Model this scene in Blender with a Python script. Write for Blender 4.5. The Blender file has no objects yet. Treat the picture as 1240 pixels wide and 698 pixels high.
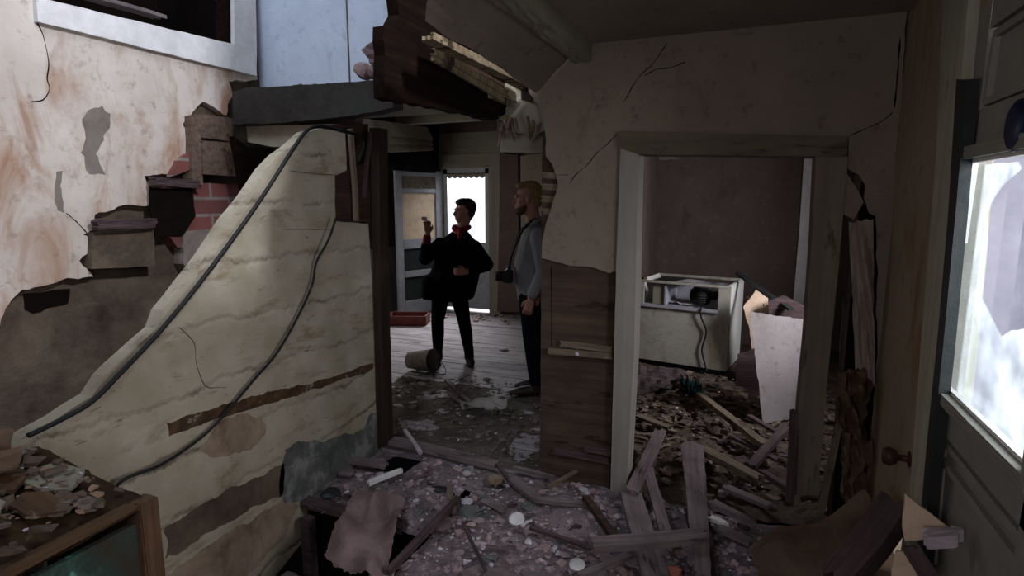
import bpy, bmesh, math, random
from mathutils import Vector, Matrix, noise
from mathutils.geometry import tessellate_polygon
random.seed(7)
S = bpy.context.scene
COL = S.collection
R = math.radians

# ---------------------------------------------------------------- camera
FPX, YAW, PITCH, EYE = 700.0, R(22), math.atan(109/700), 1.65
cd = bpy.data.cameras.new('camera'); cam = bpy.data.objects.new('camera', cd); COL.objects.link(cam)
cam.location = (0, 0, EYE); cam.rotation_euler = (R(90)-PITCH, 0, YAW)
cd.sensor_width = 36; cd.lens = FPX/1240*36; cd.clip_start = .02
S.camera = cam

# ---------------------------------------------------------------- light
vs = S.view_settings
vs.view_transform = 'Standard'; vs.look = 'None'; vs.gamma = 1; vs.use_curve_mapping = False
vs.exposure = 0.75
W = bpy.data.worlds.new('sky'); S.world = W; W.use_nodes = True
bg = W.node_tree.nodes['Background']; bg.inputs[0].default_value = (.80, .88, 1, 1); bg.inputs[1].default_value = .8

def area(name, loc, target, sx, sy, power, color):
    d = bpy.data.lights.new(name, 'AREA'); d.shape = 'RECTANGLE'; d.size = sx; d.size_y = sy
    d.energy = power; d.color = color
    o = bpy.data.objects.new(name, d); COL.objects.link(o); o.location = loc
    o.rotation_euler = (Vector(target)-Vector(loc)).to_track_quat('-Z', 'Y').to_euler()
    return o
area('daylight_at_the_side_door', (1.5, 1.45, 1.75), (-1.5, 1.9, 1.0), 1.3, 1.3, 60, (.94, .92, 1))
area('upstairs_patch_light', (.55, 1.44, 3.8), (-2.3, 2.2, 1.6), .28, .28, 85, (.86, .88, 1))  # unseen lamp upstairs, set to throw the light patch on the stair wall
area('daylight_over_the_stairwell', (-1.9, 0.9, 4.1), (-2.9, 3.0, 2.4), 1.0, .8, 20, (.68, .80, 1))
area('daylight_at_the_front_door', (-3.75, 8.4, 2.3), (-3.4, 6.2, .0), 1.2, 1.6, 190, (.92, .95, 1))
area('hall_fill_light', (-4.6, 4.7, 1.6), (-2.6, 6.0, 1.5), .8, 1.0, 13, (.98, .95, .92))  # added lamp inside the hall to brighten it; no window is there
area('daylight_at_the_kitchen_window', (1.25, 4.45, 1.6), (.0, 5.5, .6), .5, .5, 42, (.93, .9, 1))
area('fill_light_behind_viewer', (-.5, -.85, 1.75), (-.7, 3.2, .6), .9, .9, 10, (.95, .9, 1))  # unseen fill lamp added behind the viewer to lift the dark tones

# ---------------------------------------------------------------- picture-to-place helpers
def ray(px, py):
    a = (px-620)/FPX; b = (349-py)/FPX
    v = (a, math.cos(PITCH)+b*math.sin(PITCH), -math.sin(PITCH)+b*math.cos(PITCH))
    c, s = math.cos(YAW), math.sin(YAW)
    return Vector((v[0]*c-v[1]*s, v[0]*s+v[1]*c, v[2]))
def on(px, py, ax, val):
    r = ray(px, py); o = Vector((0, 0, EYE)); i = 'xyz'.index(ax)
    return o + r*((val-o[i])/r[i])
def fwd(d):                                     # a point d metres in front, level
    return Vector((-math.sin(YAW)*d, math.cos(YAW)*d, 0))

# ---------------------------------------------------------------- materials
def srgb(h):
    h = h.lstrip('#'); c = [int(h[i:i+2], 16)/255 for i in (0, 2, 4)]
    return tuple(x/12.92 if x <= .04045 else ((x+.055)/1.055)**2.4 for x in c)+(1,)
class NT:
    def __init__(s, name):
        s.m = bpy.data.materials.new(name); s.m.use_nodes = True; s.t = s.m.node_tree; s.n = s.t.nodes
        s.b = s.n['Principled BSDF']; s.tc = s.n.new('ShaderNodeTexCoord')
    def new(s, ty, **k):
        n = s.n.new(ty)
        for a, v in k.items(): setattr(n, a, v)
        return n
    def link(s, a, b): s.t.links.new(a, b)
    def map(s, scale=(1, 1, 1), rot=(0, 0, 0)):
        n = s.new('ShaderNodeMapping'); n.inputs['Scale'].default_value = scale; n.inputs['Rotation'].default_value = rot
        s.link(s.tc.outputs['Object'], n.inputs[0]); return n.outputs[0]
    def noise(s, vec, scale, detail=5, rough=.6, dist=0):
        n = s.new('ShaderNodeTexNoise'); n.inputs['Scale'].default_value = scale; n.inputs['Detail'].default_value = detail
        n.inputs['Roughness'].default_value = rough; n.inputs['Distortion'].default_value = dist
        s.link(vec, n.inputs['Vector']); return n.outputs[0]
    def ramp(s, fac, stops, interp='LINEAR'):
        n = s.new('ShaderNodeValToRGB'); cr = n.color_ramp; cr.interpolation = interp
        while len(cr.elements) < len(stops): cr.elements.new(.5)
        for e, (p, c) in zip(cr.elements, stops):
            e.position = p; e.color = srgb(c) if isinstance(c, str) else (c, c, c, 1)
        s.link(fac, n.inputs[0]); return n.outputs[0]
    def mix(s, fac, a, b, blend='MIX'):
        n = s.new('ShaderNodeMix', data_type='RGBA', blend_type=blend)
        for v, i in ((fac, 0), (a, 6), (b, 7)):
            if hasattr(v, 'links'): s.link(v, n.inputs[i])
            elif isinstance(v, str): n.inputs[i].default_value = srgb(v)
            else: n.inputs[i].default_value = v if i == 0 else (v, v, v, 1)
        return n.outputs[2]
    def bump(s, h, strength=.3, dist=.01):
        n = s.new('ShaderNodeBump'); n.inputs['Strength'].default_value = strength; n.inputs['Distance'].default_value = dist
        s.link(h, n.inputs['Height']); s.link(n.outputs[0], s.b.inputs['Normal'])
    def done(s, color, rough=.85):
        if hasattr(color, 'links'): s.link(color, s.b.inputs['Base Color'])
        else: s.b.inputs['Base Color'].default_value = srgb(color)
        s.b.inputs['Roughness'].default_value = rough; s.b.inputs['Specular IOR Level'].default_value = .25
        return s.m
def plaster(name, base, light, stain, dark, amt=.5, cracks=.6, vscale=2.2):
    t = NT(name); v = t.map()
    c = t.mix(t.ramp(t.noise(v, vscale, 6), [(.35, 0.), (.65, 1.)]), base, light)
    c = t.mix(t.ramp(t.noise(t.map((1.6, 1.6, .55)), 3.1, 7, .65, .6), [(amt, 0.), (amt+.2, 1.)]), c, stain)
    c = t.mix(t.ramp(t.noise(v, 14, 6, .7), [(.56, 0.), (.75, .7)]), c, dark)
    vo = t.new('ShaderNodeTexVoronoi', feature='DISTANCE_TO_EDGE'); vo.inputs['Scale'].default_value = 1.7
    wv = t.new('ShaderNodeVectorMath', operation='ADD'); nz = t.new('ShaderNodeTexNoise'); nz.inputs['Scale'].default_value = 3.5; nz.inputs['Detail'].default_value = 6
    t.link(v, nz.inputs['Vector']); t.link(nz.outputs[1], wv.inputs[0]); t.link(v, wv.inputs[1]); t.link(wv.outputs[0], vo.inputs['Vector'])
    gate = t.ramp(t.noise(v, .9, 2), [(.5, 0.), (.56, cracks)])
    cr = t.ramp(vo.outputs[0], [(.004, 1.), (.012, 0.)])
    c = t.mix(t.mix(1., cr, gate, 'MULTIPLY'), c, dark)
    t.bump(t.noise(v, 22, 8, .7), .35, .012)
    return t.done(c, .9)
def wood(name, a, b, c2, worn=None, wamt=.6, axis=0, scale=1.):
    t = NT(name); sc = [22*scale]*3; sc[axis] = 1.3*scale; v = t.map(tuple(sc))
    n = t.noise(v, 1.5, 8, .65, .3)
    c = t.ramp(n, [(.3, a), (.5, b), (.7, c2)])
    c = t.mix(t.ramp(t.noise(t.map(), 6, 5), [(.45, 0.), (.75, .6)]), c, a)
    if worn:
        sv = [5.]*3; sv[axis] = 1.2
        c = t.mix(t.ramp(t.noise(t.map(tuple(sv)), 2.2, 8, .7), [(wamt-.03, 0.), (wamt+.03, 1.)]), c, worn)
    t.bump(n, .5, .006)
    return t.done(c, .8)
def mottled(name, stops, scale=4, detail=7, rough=.85, bump=.4, cells=0):
    t = NT(name); v = t.map()
    n = t.noise(v, scale, detail, .7, .2)
    c = t.ramp(n, stops)
    if cells:
        vo = t.new('ShaderNodeTexVoronoi'); vo.inputs['Scale'].default_value = cells; t.link(v, vo.inputs['Vector'])
        sep = t.new('ShaderNodeSeparateColor'); t.link(vo.outputs['Color'], sep.inputs[0])
        c = t.mix(t.ramp(sep.outputs[0], [(.78, 0.), (.80, .75)], 'CONSTANT'), c, '#b3a9a8')
        c = t.mix(t.ramp(sep.outputs[1], [(.7, 0.), (.72, .8)], 'CONSTANT'), c, '#33272a')
    t.bump(t.noise(v, scale*6, 6, .7), bump, .012)
    return t.done(c, rough)
M = {}
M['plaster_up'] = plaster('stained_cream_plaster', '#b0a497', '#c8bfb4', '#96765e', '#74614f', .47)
M['plaster_scar'] = mottled('grey_plaster_scar', [(.3, '#625950'), (.7, '#857b72')], 6)
M['mud'] = mottled('brown_scratch_coat', [(.3, '#2c241c'), (.5, '#52463a'), (.7, '#6b5f4e')], 3, 8, .9, .8)
M['blue_wall'] = plaster('pale_blue_upstairs_plaster', '#b4bccb', '#c2cad6', '#a7aebb', '#8790a0', .62, .2, 3)
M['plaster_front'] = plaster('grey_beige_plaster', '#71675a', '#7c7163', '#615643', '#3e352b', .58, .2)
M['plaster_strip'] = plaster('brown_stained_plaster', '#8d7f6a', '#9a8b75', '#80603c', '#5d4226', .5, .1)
M['ceiling'] = plaster('dull_ceiling_plaster', '#7c7268', '#867b6f', '#5b5146', '#40382f', .6, .1)
M['wallpaper'] = plaster('purple_brown_wallpaper', '#4c403b', '#584b45', '#3e332f', '#6b6057', .58, .1)
def whitewash():
    t = NT('old_whitewash_on_boards'); v = t.map()
    c = t.mix(t.ramp(t.noise(v, 4, 6), [(.35, 0.), (.65, 1.)]), '#8f8772', '#a49c8a')
    c = t.mix(t.ramp(t.noise(t.map((1, .7, 2.2)), 3.3, 8, .7, .4), [(.54, 0.), (.66, .8)]), c, '#77684f')
    c = t.mix(t.ramp(t.noise(t.map((1, 1, 3)), 9, 8, .75, .5), [(.6, 0.), (.68, .8)]), c, '#4c4436')
    sp = t.new('ShaderNodeSeparateXYZ'); t.link(v, sp.inputs[0])
    ma = t.new('ShaderNodeMath', operation='MULTIPLY_ADD'); t.link(t.noise(t.map((1, 1, .3)), 2.2, 7, .7), ma.inputs[0]); ma.inputs[1].default_value = .22; t.link(sp.outputs[2], ma.inputs[2])
    fr = t.new('ShaderNodeMath', operation='PINGPONG'); t.link(ma.outputs[0], fr.inputs[0]); fr.inputs[1].default_value = .13
    ln = t.ramp(fr.outputs[0], [(.0, 1.), (.006, .8), (.014, 0.)])
    gate = t.ramp(t.noise(t.map((1, 1, .5)), 3.7, 5), [(.46, .05), (.64, .8)])
    ln2 = t.mix(1., ln, gate, 'MULTIPLY')
    c = t.mix(ln2, c, '#3f3628')
    h = t.mix(.5, t.noise(v, 9, 9, .7), t.ramp(fr.outputs[0], [(.0, 0.), (.02, 1.)]))
    t.bump(h, .55, .02)
    return t.done(c, .9)
M['board_white'] = whitewash()
M['trim'] = wood('aged_white_trim', '#6c685b', '#7a7566', '#868070', '#5b5343', .66, 2, .4)
M['trim_low'] = wood('bare_white_post', '#7c786e', '#868279', '#908c84', '#6b665e', .68, 2, .4)
M['trim_x'] = wood('aged_white_board', '#696458', '#7a7566', '#88826f', '#5b5343', .66, 0, .4)
M['wood_dark'] = wood('dark_rotten_wood', '#1d130f', '#38261d', '#4b3629', None, .6, 1)
M['casing_light'] = wood('pale_greenish_casing', '#8b8876', '#9b9885', '#a8a592', '#6b6654', .66, 2, .4)
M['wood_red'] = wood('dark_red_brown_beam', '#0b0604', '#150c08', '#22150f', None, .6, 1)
M['wood_post'] = wood('dark_brown_post', '#1a120d', '#2c2018', '#3b2d22', None, .6, 2)
M['plank'] = wood('grey_brown_plank', '#43393a', '#665a59', '#796d6a', '#33292a', .66, 0)
M['plank_brown'] = wood('weathered_brown_board', '#3c2f26', '#5d4c40', '#705d50', '#2c211a', .62, 0)
M['plank_dark'] = wood('dark_brown_plank', '#2b2020', '#463737', '#5b4c4a', None, .6, 0)
M['plank_pale'] = wood('pale_plank', '#877c7a', '#a1979a', '#b4abb0', '#695c5a', .66, 0)
M['lath'] = wood('yellow_brown_lath', '#4c4235', '#675b4a', '#7a6e5c', '#3c3226', .6, 0)
M['lath_y'] = wood('split_lath', '#5c4f3c', '#7a6d54', '#8f8267', '#2c2218', .56, 1)
M['lathboard'] = wood('brown_wall_boards', '#291f16', '#43342a', '#524231', '#231a12', .62, 0, .5)
M['floor_wood'] = wood('dusty_floorboards', '#6f6768', '#8a8284', '#9b9396', '#5b5250', .6, 0, .5)
M['rubble'] = mottled('rubble_bed', [(.3, '#5a4e50'), (.5, '#8f8082'), (.68, '#b3a3a5')], 5, 9, .95, .9, 0)
M['rubble_brown'] = mottled('brown_rubble_bed', [(.3, '#3b322a'), (.5, '#64574a'), (.7, '#857666')], 6, 9, .95, 1., 0)
M['dust'] = mottled('dusty_litter_bed', [(.3, '#4a423b'), (.5, '#6a6058'), (.7, '#857b72')], 5, 9, .95, .8, 0)
M['daub'] = mottled('tan_daub', [(.3, '#5b4c3c'), (.5, '#857361'), (.7, '#9a8976')], 6, 8, .9, .8)
M['grey_daub'] = mottled('grey_damp_plaster', [(.38, '#4a4c48'), (.52, '#5e605c'), (.6, '#82827e')], 6, 9, .9, .8)
M['head_wood'] = wood('brown_grey_head_board', '#4d4538', '#5c5344', '#685e4d', '#3e372b', .6, 0, .4)
M['casing_dark'] = wood('brown_grey_casing', '#5a5345', '#696151', '#756c5b', '#4b4436', .6, 2, .4)
M['old_board'] = plaster('stained_white_board', '#9a9390', '#aaa4a0', '#857869', '#5b4f45', .55, 0.)
M['shade_black'] = mottled('near_black_shade', [(.3, '#0c0907'), (.7, '#191310')], 3)  # near-black colour stands in for shade in holes, pit and dark room
M['chunk'] = mottled('plaster_chunk', [(.3, '#9a9296'), (.6, '#c0bac0')], 9)
M['chunk_pink'] = mottled('pinkish_plaster_sheet', [(.3, '#7b6462'), (.55, '#98817e'), (.75, '#ae9996')], 5)
M['white_paint'] = mottled('chalky_white', [(.3, '#bdbab6'), (.7, '#d6d3d0')], 9, 4, .7, .2)
M['white_enamel'] = plaster('rust_spotted_white_enamel', '#8c8a7c', '#97958a', '#75694f', '#5b4630', .55, 0.)
M['enamel_side'] = mottled('white_enamel_side', [(.3, '#c2c4b8'), (.7, '#d2d3cc')], 3, 3, .45, .1)
M['inner_metal'] = mottled('grey_inner_metal', [(.3, '#7b7c80'), (.7, '#9a9ba0')], 4, 4, .5, .2)
M['teal'] = mottled('chipped_teal_paint', [(.4, '#3a342c'), (.5, '#33403a'), (.58, '#3f554c'), (.61, '#5e9486')], 5, 8, .7, .5)
M['teal_beam'] = mottled('grey_green_beam_paint', [(.4, '#26221e'), (.55, '#34302b'), (.68, '#2a302a'), (.74, '#3f5a50')], 4, 8, .75, .6)
M['orange_wood'] = wood('orange_brown_wood', '#3a2a1e', '#57402c', '#684e38', None, .6, 2)
M['cab_wood'] = wood('stripped_cabinet_wood', '#2a1d14', '#47331f', '#5c4731', '#7f7668', .62, 0, .5)
M['metal_dark'] = mottled('blue_grey_metal', [(.3, '#1c1f1f'), (.7, '#2a2e2d')], 4, 4, .5, .2)
M['door_paint'] = mottled('grey_green_door_paint', [(.3, '#77756c'), (.6, '#838178'), (.75, '#8d8b81')], 5, 7, .6, .3)
M['black'] = mottled('black_rubber', [(.3, '#0c0b0b'), (.7, '#1a1817')], 4, 3, .6, .1)
M['blue_disk'] = mottled('dark_blue_enamel', [(.3, '#10142a'), (.7, '#1f2a4c')], 6, 3, .35, .1)
M['knob'] = mottled('rusty_brown_knob', [(.3, '#2c1714'), (.7, '#4b2c26')], 8, 4, .45, .2)
M['brown_sheet'] = mottled('warped_brown_panel', [(.3, '#55443a'), (.5, '#77624e'), (.72, '#907a66')], 3, 7, .6, .3)
M['card'] = mottled('bare_pale_cardboard', [(.3, '#b09880'), (.6, '#cdb69c'), (.8, '#c6a68a')], 5, 5, .8, .2)
M['skin'] = mottled('skin', [(.3, '#8d6553'), (.7, '#a6796a')], 9, 3, .6, .1)
M['hair_dark'] = mottled('dark_hair', [(.3, '#16110a'), (.7, '#2c2414')], 30, 4, .7, .6)
M['hair_blond'] = mottled('sandy_hair', [(.3, '#6a552f'), (.7, '#8c7648')], 40, 4, .6, .6)
M['beard'] = mottled('brown_beard', [(.3, '#3c281c'), (.7, '#5e4430')], 40, 4, .8, .6)
M['coat'] = mottled('black_coat_cloth', [(.3, '#08080a'), (.7, '#131216')], 8, 5, .95, .3)
M['leggings'] = mottled('black_leggings', [(.3, '#070709'), (.7, '#0e0e12')], 8, 5, .95, .1)
M['red'] = mottled('dark_red_knit', [(.3, '#5b0a18'), (.7, '#7d1426')], 20, 4, .9, .3)
M['shirt'] = mottled('grey_blue_shirt', [(.3, '#6b6c6e'), (.7, '#807f80')], 6, 5, .9, .3)
M['jeans'] = mottled('dark_jeans', [(.3, '#090a10'), (.7, '#14151d')], 14, 5, .9, .2)
M['shoe_grey'] = mottled('grey_boot', [(.3, '#1c1918'), (.7, '#37322e')], 8, 4, .7, .2)
M['shoe_brown'] = mottled('dark_brown_shoe', [(.3, '#1c100d'), (.7, '#321e18')], 8, 4, .6, .2)
M['red_tray'] = mottled('brown_red_tray', [(.3, '#4a201c'), (.7, '#6a332c')], 6, 4, .6, .3)
M['green_rag'] = mottled('dark_green_cloth', [(.3, '#0c2020'), (.7, '#1c4440')], 9, 4, .9, .4)
M['leaf'] = mottled('garden_green', [(.3, '#5b6e48'), (.7, '#8a9a70')], 5, 4, .9, .4)
M['outside'] = mottled('pale_porch_paint', [(.3, '#7d7c86'), (.7, '#94939e')], 3, 4, .8, .1)
M['orange'] = mottled('orange_rubber', [(.3, '#7c4836'), (.7, '#946050')], 6, 3, .6, .1)
def brick():
    t = NT('old_red_brick'); mp = t.new('ShaderNodeMapping'); mp.inputs['Rotation'].default_value = (0, R(90), R(90))
    cb = t.new('ShaderNodeCombineXYZ'); sp = t.new('ShaderNodeSeparateXYZ'); t.link(t.tc.outputs['Object'], sp.inputs[0])
    t.link(sp.outputs[1], cb.inputs[0]); t.link(sp.outputs[2], cb.inputs[1])
    b = t.new('ShaderNodeTexBrick'); b.inputs['Scale'].default_value = 1; b.inputs['Brick Width'].default_value = .27; b.inputs['Row Height'].default_value = .1
    b.inputs['Mortar Size'].default_value = .009; b.inputs['Color1'].default_value = srgb('#74453f'); b.inputs['Color2'].default_value = srgb('#5f3a35'); b.inputs['Mortar'].default_value = srgb('#7c716b')
    t.link(cb.outputs[0], b.inputs['Vector'])
    c = t.mix(t.ramp(t.noise(t.map(), 12, 6), [(.5, 0.), (.7, .7)]), b.outputs[0], '#54403a')
    t.bump(b.outputs[1], -.6, .01)
    return t.done(c, .9)
M['brick'] = brick()
def glass_mat():
    m = bpy.data.materials.new('dirty_glass'); m.use_nodes = True; t = m.node_tree; n = t.nodes; n.remove(n['Principled BSDF'])
    out = n['Material Output']; tr = n.new('ShaderNodeBsdfTransparent'); tr.inputs[0].default_value = (.9, .95, .95, 1)
    tl = n.new('ShaderNodeBsdfTranslucent'); tl.inputs[0].default_value = (.82, .86, .88, 1)
    gl = n.new('ShaderNodeBsdfGlossy'); gl.inputs['Roughness'].default_value = .08
    nz = n.new('ShaderNodeTexNoise'); nz.inputs['Scale'].default_value = 9; nz.inputs['Detail'].default_value = 8
    tc = n.new('ShaderNodeTexCoord'); t.links.new(tc.outputs['Object'], nz.inputs['Vector'])
    rp = n.new('ShaderNodeValToRGB'); rp.color_ramp.elements[0].position = .35; rp.color_ramp.elements[0].color = (.06, .06, .06, 1)
    rp.color_ramp.elements[1].position = .7; rp.color_ramp.elements[1].color = (.2, .2, .2, 1); t.links.new(nz.outputs[0], rp.inputs[0])
    m1 = n.new('ShaderNodeMixShader'); m2 = n.new('ShaderNodeMixShader'); m2.inputs[0].default_value = .06
    t.links.new(rp.outputs[0], m1.inputs[0]); t.links.new(tr.outputs[0], m1.inputs[1]); t.links.new(tl.outputs[0], m1.inputs[2])
    t.links.new(m1.outputs[0], m2.inputs[1]); t.links.new(gl.outputs[0], m2.inputs[2]); t.links.new(m2.outputs[0], out.inputs[0])
    return m
M['glass'] = glass_mat()

for k_ in ('wood_red', 'teal', 'coat', 'leggings', 'shade_black', 'jeans'):
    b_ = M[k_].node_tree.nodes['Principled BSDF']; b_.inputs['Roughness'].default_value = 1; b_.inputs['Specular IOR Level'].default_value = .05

# ---------------------------------------------------------------- object helpers
def wm(o): return (wm(o.parent) @ o.matrix_parent_inverse @ o.matrix_basis) if o.parent else o.matrix_basis.copy()
def put(name, me, mat, parent=None, mw=None, smooth=False):
    o = bpy.data.objects.new(name, me); COL.objects.link(o)
    mats = mat if isinstance(mat, (list, tuple)) else [mat]
    for k in mats: me.materials.append(M[k])
    if smooth:
        for p in me.polygons: p.use_smooth = True
    if mw is None:                                   # bring the origin to the mesh
        if me.vertices:
            n = len(me.vertices); c = Vector((0, 0, 0)); lo = min(v.co.z for v in me.vertices)
            for v in me.vertices: c += v.co
            c /= n; c.z = lo; mw = Matrix.Translation(c); me.transform(mw.inverted())
        else: mw = Matrix()
    if parent:
        o.parent = parent; o.matrix_parent_inverse = wm(parent).inverted()
    o.matrix_basis = mw
    return o
def bmput(name, bm, mat, parent=None, mw=None, smooth=False):
    bmesh.ops.recalc_face_normals(bm, faces=bm.faces)
    me = bpy.data.meshes.new(name); bm.to_mesh(me); bm.free(); return put(name, me, mat, parent, mw, smooth)
def thing(name, label, cat, loc, rz=0, group=None):
    o = bpy.data.objects.new(name, None); COL.objects.link(o); o.empty_display_size = .1
    o.location = loc; o.rotation_euler = (0, 0, rz); o['label'] = label; o['category'] = cat
    if group: o['group'] = group
    o.matrix_basis = Matrix.Translation(Vector(loc)) @ Matrix.Rotation(rz, 4, 'Z')
    return o
def tag(o, label, cat=None, group=None, kind=None):
    o['label'] = label
    if cat: o['category'] = cat
    if group: o['group'] = group
    if kind: o['kind'] = kind
    return o
def struct(o): o['kind'] = 'structure'; return o
def ragged(pts, amp, step, rng):
    out = []
    n = len(pts)
    for i in range(n):
        a, b = pts[i], pts[(i+1) % n]; L = (b-a).length; k = max(1, int(L/step)); d = (b-a)/max(L, 1e-6)
        nrm = Vector((-d.y, d.x))
        out.append(a)
        for j in range(1, k):
            q = a.lerp(b, j/k); w = noise.noise(Vector((q.x*11, q.y*11, 1)))*1.6 + noise.noise(Vector((q.x*37, q.y*37, 4)))*.8; out.append(q + nrm*amp*max(-1.3, min(1.3, w)) + Vector((rng.uniform(-1, 1), rng.uniform(-1, 1)))*amp*.12)
    return out
def slab_bm(p2, ax, val, thick, bm=None):
    """p2: outline in the plane's own two coordinates; extruded along the axis by thick (signed)"""
    bm = bm or bmesh.new()
    def v3(p, w):
        if ax == 'x': return (w, p.x, p.y)
        if ax == 'y': return (p.x, w, p.y)
        return (p.x, p.y, w)
    f = [bm.verts.new(v3(p, val)) for p in p2]; b = [bm.verts.new(v3(p, val+thick)) for p in p2]
    for t in tessellate_polygon([[Vector((p.x, p.y, 0)) for p in p2]]):
        try: bm.faces.new([f[i] for i in t]); bm.faces.new([b[i] for i in reversed(t)])
        except ValueError: pass
    n = len(p2)
    for i in range(n):
        try: bm.faces.new([f[i], f[(i+1) % n], b[(i+1) % n], b[i]])
        except ValueError: pass
    return bm
def flat(v, ax): return Vector((v.y, v.z)) if ax == 'x' else Vector((v.x, v.z)) if ax == 'y' else Vector((v.x, v.y))
def trace(name, pix, ax, val, thick, mat, parent=None, rag=0., step=.04, seed=1, world=False):
    p2 = [Vector(p) for p in pix] if world else [flat(on(p[0], p[1], ax, val), ax) for p in pix]
    if rag: p2 = ragged(p2, rag, step, random.Random(seed))
    return bmput(name, slab_bm(p2, ax, val, thick), mat, parent)
def box_bm(lo, hi, bm=None, bevel=0):
    bm = bm or bmesh.new()
    r = bmesh.ops.create_cube(bm, size=1); lo = Vector(lo); hi = Vector(hi)
    for v in r['verts']: v.co = Vector([(lo[i]+hi[i])/2 + v.co[i]*(hi[i]-lo[i]) for i in range(3)])
    if bevel: bmesh.ops.bevel(bm, geom=list({e for v in r['verts'] for e in v.link_edges}), offset=bevel, segments=2, affect='EDGES')
    return bm
def box(name, lo, hi, mat, parent=None, bevel=0): return bmput(name, box_bm(lo, hi, None, bevel), mat, parent)
def plank(name, p0, p1, w, t, mat, parent=None, seed=0, up=(0, 0, 1), taper=1., jag=.5, warp=.01, roll=0):
    """a board from p0 to p1, w wide, t thick, splintered ends"""
    p0 = Vector(p0); p1 = Vector(p1); L = (p1-p0).length; rng = random.Random(seed)
    X = (p1-p0).normalized(); Y = Vector(up).cross(X)
    if Y.length < .01: Y = Vector((0, 1, 0)).cross(X)
    Y.normalize(); Z = X.cross(Y)
    if roll: q = Matrix.Rotation(roll, 3, X); Y = q @ Y; Z = q @ Z
    bm = bmesh.new(); nx = max(4, int(L/.06)); ny = 5; top = []; bot = []
    e0 = [rng.uniform(0, jag*w) for _ in range(ny+1)]; e1 = [rng.uniform(0, jag*w) for _ in range(ny+1)]
    ph = rng.uniform(0, 6)
    for i in range(nx+1):
        f = i/nx; rt = []; rb = []
        for j in range(ny+1):
            g = j/ny-.5; ww = w*(1+(taper-1)*f)
            x = L*f
            if i == 0: x += e0[j]
            if i == nx: x -= e1[j]
            z = warp*math.sin(f*3+ph) + rng.uniform(-1, 1)*t*.05
            y = g*ww + rng.uniform(-1, 1)*w*.015*(j in (0, ny))
            rt.append(bm.verts.new((x, y, z+t))); rb.append(bm.verts.new((x, y, z)))
        top.append(rt); bot.append(rb)
    for i in range(nx):
        for j in range(ny):
            bm.faces.new([top[i][j], top[i+1][j], top[i+1][j+1], top[i][j+1]]); bm.faces.new([bot[i][j], bot[i][j+1], bot[i+1][j+1], bot[i+1][j]])
        bm.faces.new([top[i][0], bot[i][0], bot[i+1][0], top[i+1][0]]); bm.faces.new([top[i][ny], top[i+1][ny], bot[i+1][ny], bot[i][ny]])
    for j in range(ny):
        bm.faces.new([top[0][j], top[0][j+1], bot[0][j+1], bot[0][j]]); bm.faces.new([top[nx][j], bot[nx][j], bot[nx][j+1], top[nx][j+1]])
    mw = Matrix.Translation(p0) @ Matrix((X, Y, Z)).transposed().to_4x4()
    return bmput(name, bm, mat, parent, mw)
def tube(name, pts, r, mat, parent=None, seg=8, smoothn=6, closed=False):
    P = [Vector(p) for p in pts]; Q = []
    for i in range(len(P)-1):
        a = P[max(i-1, 0)]; b = P[i]; c = P[i+1]; d = P[min(i+2, len(P)-1)]
        for k in range(smoothn):
            t = k/smoothn
            Q.append(.5*((2*b)+(c-a)*t+(2*a-5*b+4*c-d)*t*t+(3*b-a-3*c+d)*t**3))
    Q.append(P[-1]); bm = bmesh.new(); rings = []; N = None
    for i, q in enumerate(Q):
        T = (Q[min(i+1, len(Q)-1)]-Q[max(i-1, 0)]).normalized()
        if N is None: N = T.orthogonal().normalized()
        N = (N-T*N.dot(T)).normalized(); B = T.cross(N)
        rr = r(i/(len(Q)-1)) if callable(r) else r
        rings.append([bm.verts.new(q+(N*math.cos(a)+B*math.sin(a))*rr) for a in [2*math.pi*k/seg for k in range(seg)]])
    for i in range(len(rings)-1):
        for k in range(seg): bm.faces.new([rings[i][k], rings[i][(k+1) % seg], rings[i+1][(k+1) % seg], rings[i+1][k]])
    bm.faces.new(rings[0][::-1]); bm.faces.new(rings[-1])
    return bmput(name, bm, mat, parent, None, True)
def chunk(name, c, size, mat, seed, parent=None, flatten=.6, rz=None):
    rng = random.Random(seed); bm = bmesh.new(); bmesh.ops.create_icosphere(bm, subdivisions=2, radius=.5)
    ax = Vector((rng.uniform(.7, 1.2), rng.uniform(.6, 1.), flatten))
    for v in bm.verts:
        k = 1+.35*noise.noise(v.co*2.3+Vector((seed*1.7, 0, 0)))
        v.co = Vector((round(v.co.x*2.2*k)/2.2*.4+v.co.x*k*.6, v.co.y*k, max(-.42, min(.42, v.co.z*k)))) * size
        v.co.x *= ax.x; v.co.y *= ax.y; v.co.z *= ax.z
    bm.transform(Matrix.Translation((0, 0, size*flatten*.4)))
    mw = Matrix.Translation(Vector(c)) @ Matrix.Rotation(rng.uniform(0, 6) if rz is None else rz, 4, 'Z')
    return bmput(name, bm, mat, parent, mw)
def sheet(name, corners, mat, parent=None, nu=14, nv=14, wave=.02, thick=.006, seed=0, freq=5., rag=.0):
    """a warped sheet over four corner points, with thickness"""
    A, B, C, D = [Vector(c) for c in corners]; n = (B-A).cross(D-A).normalized(); bm = bmesh.new(); g = []
    rng = random.Random(seed)
    for i in range(nu+1):
        row = []
        for j in range(nv+1):
            u, v = i/nu, j/nv
            p = A.lerp(B, u).lerp(D.lerp(C, u), v)
            p += n*wave*noise.noise(Vector((u*freq, v*freq, seed*3.1)))*2
            if rag and (i in (0, nu) or j in (0, nv)):
                ctr = (A+B+C+D)/4; p += (ctr-p).normalized()*rng.uniform(0, rag)
            row.append(bm.verts.new(p))
        g.append(row)
    for i in range(nu):
        for j in range(nv): bm.faces.new([g[i][j], g[i+1][j], g[i+1][j+1], g[i][j+1]])
    r = bmesh.ops.solidify(bm, geom=bm.faces[:], thickness=thick)
    return bmput(name, bm, mat, parent)

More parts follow.
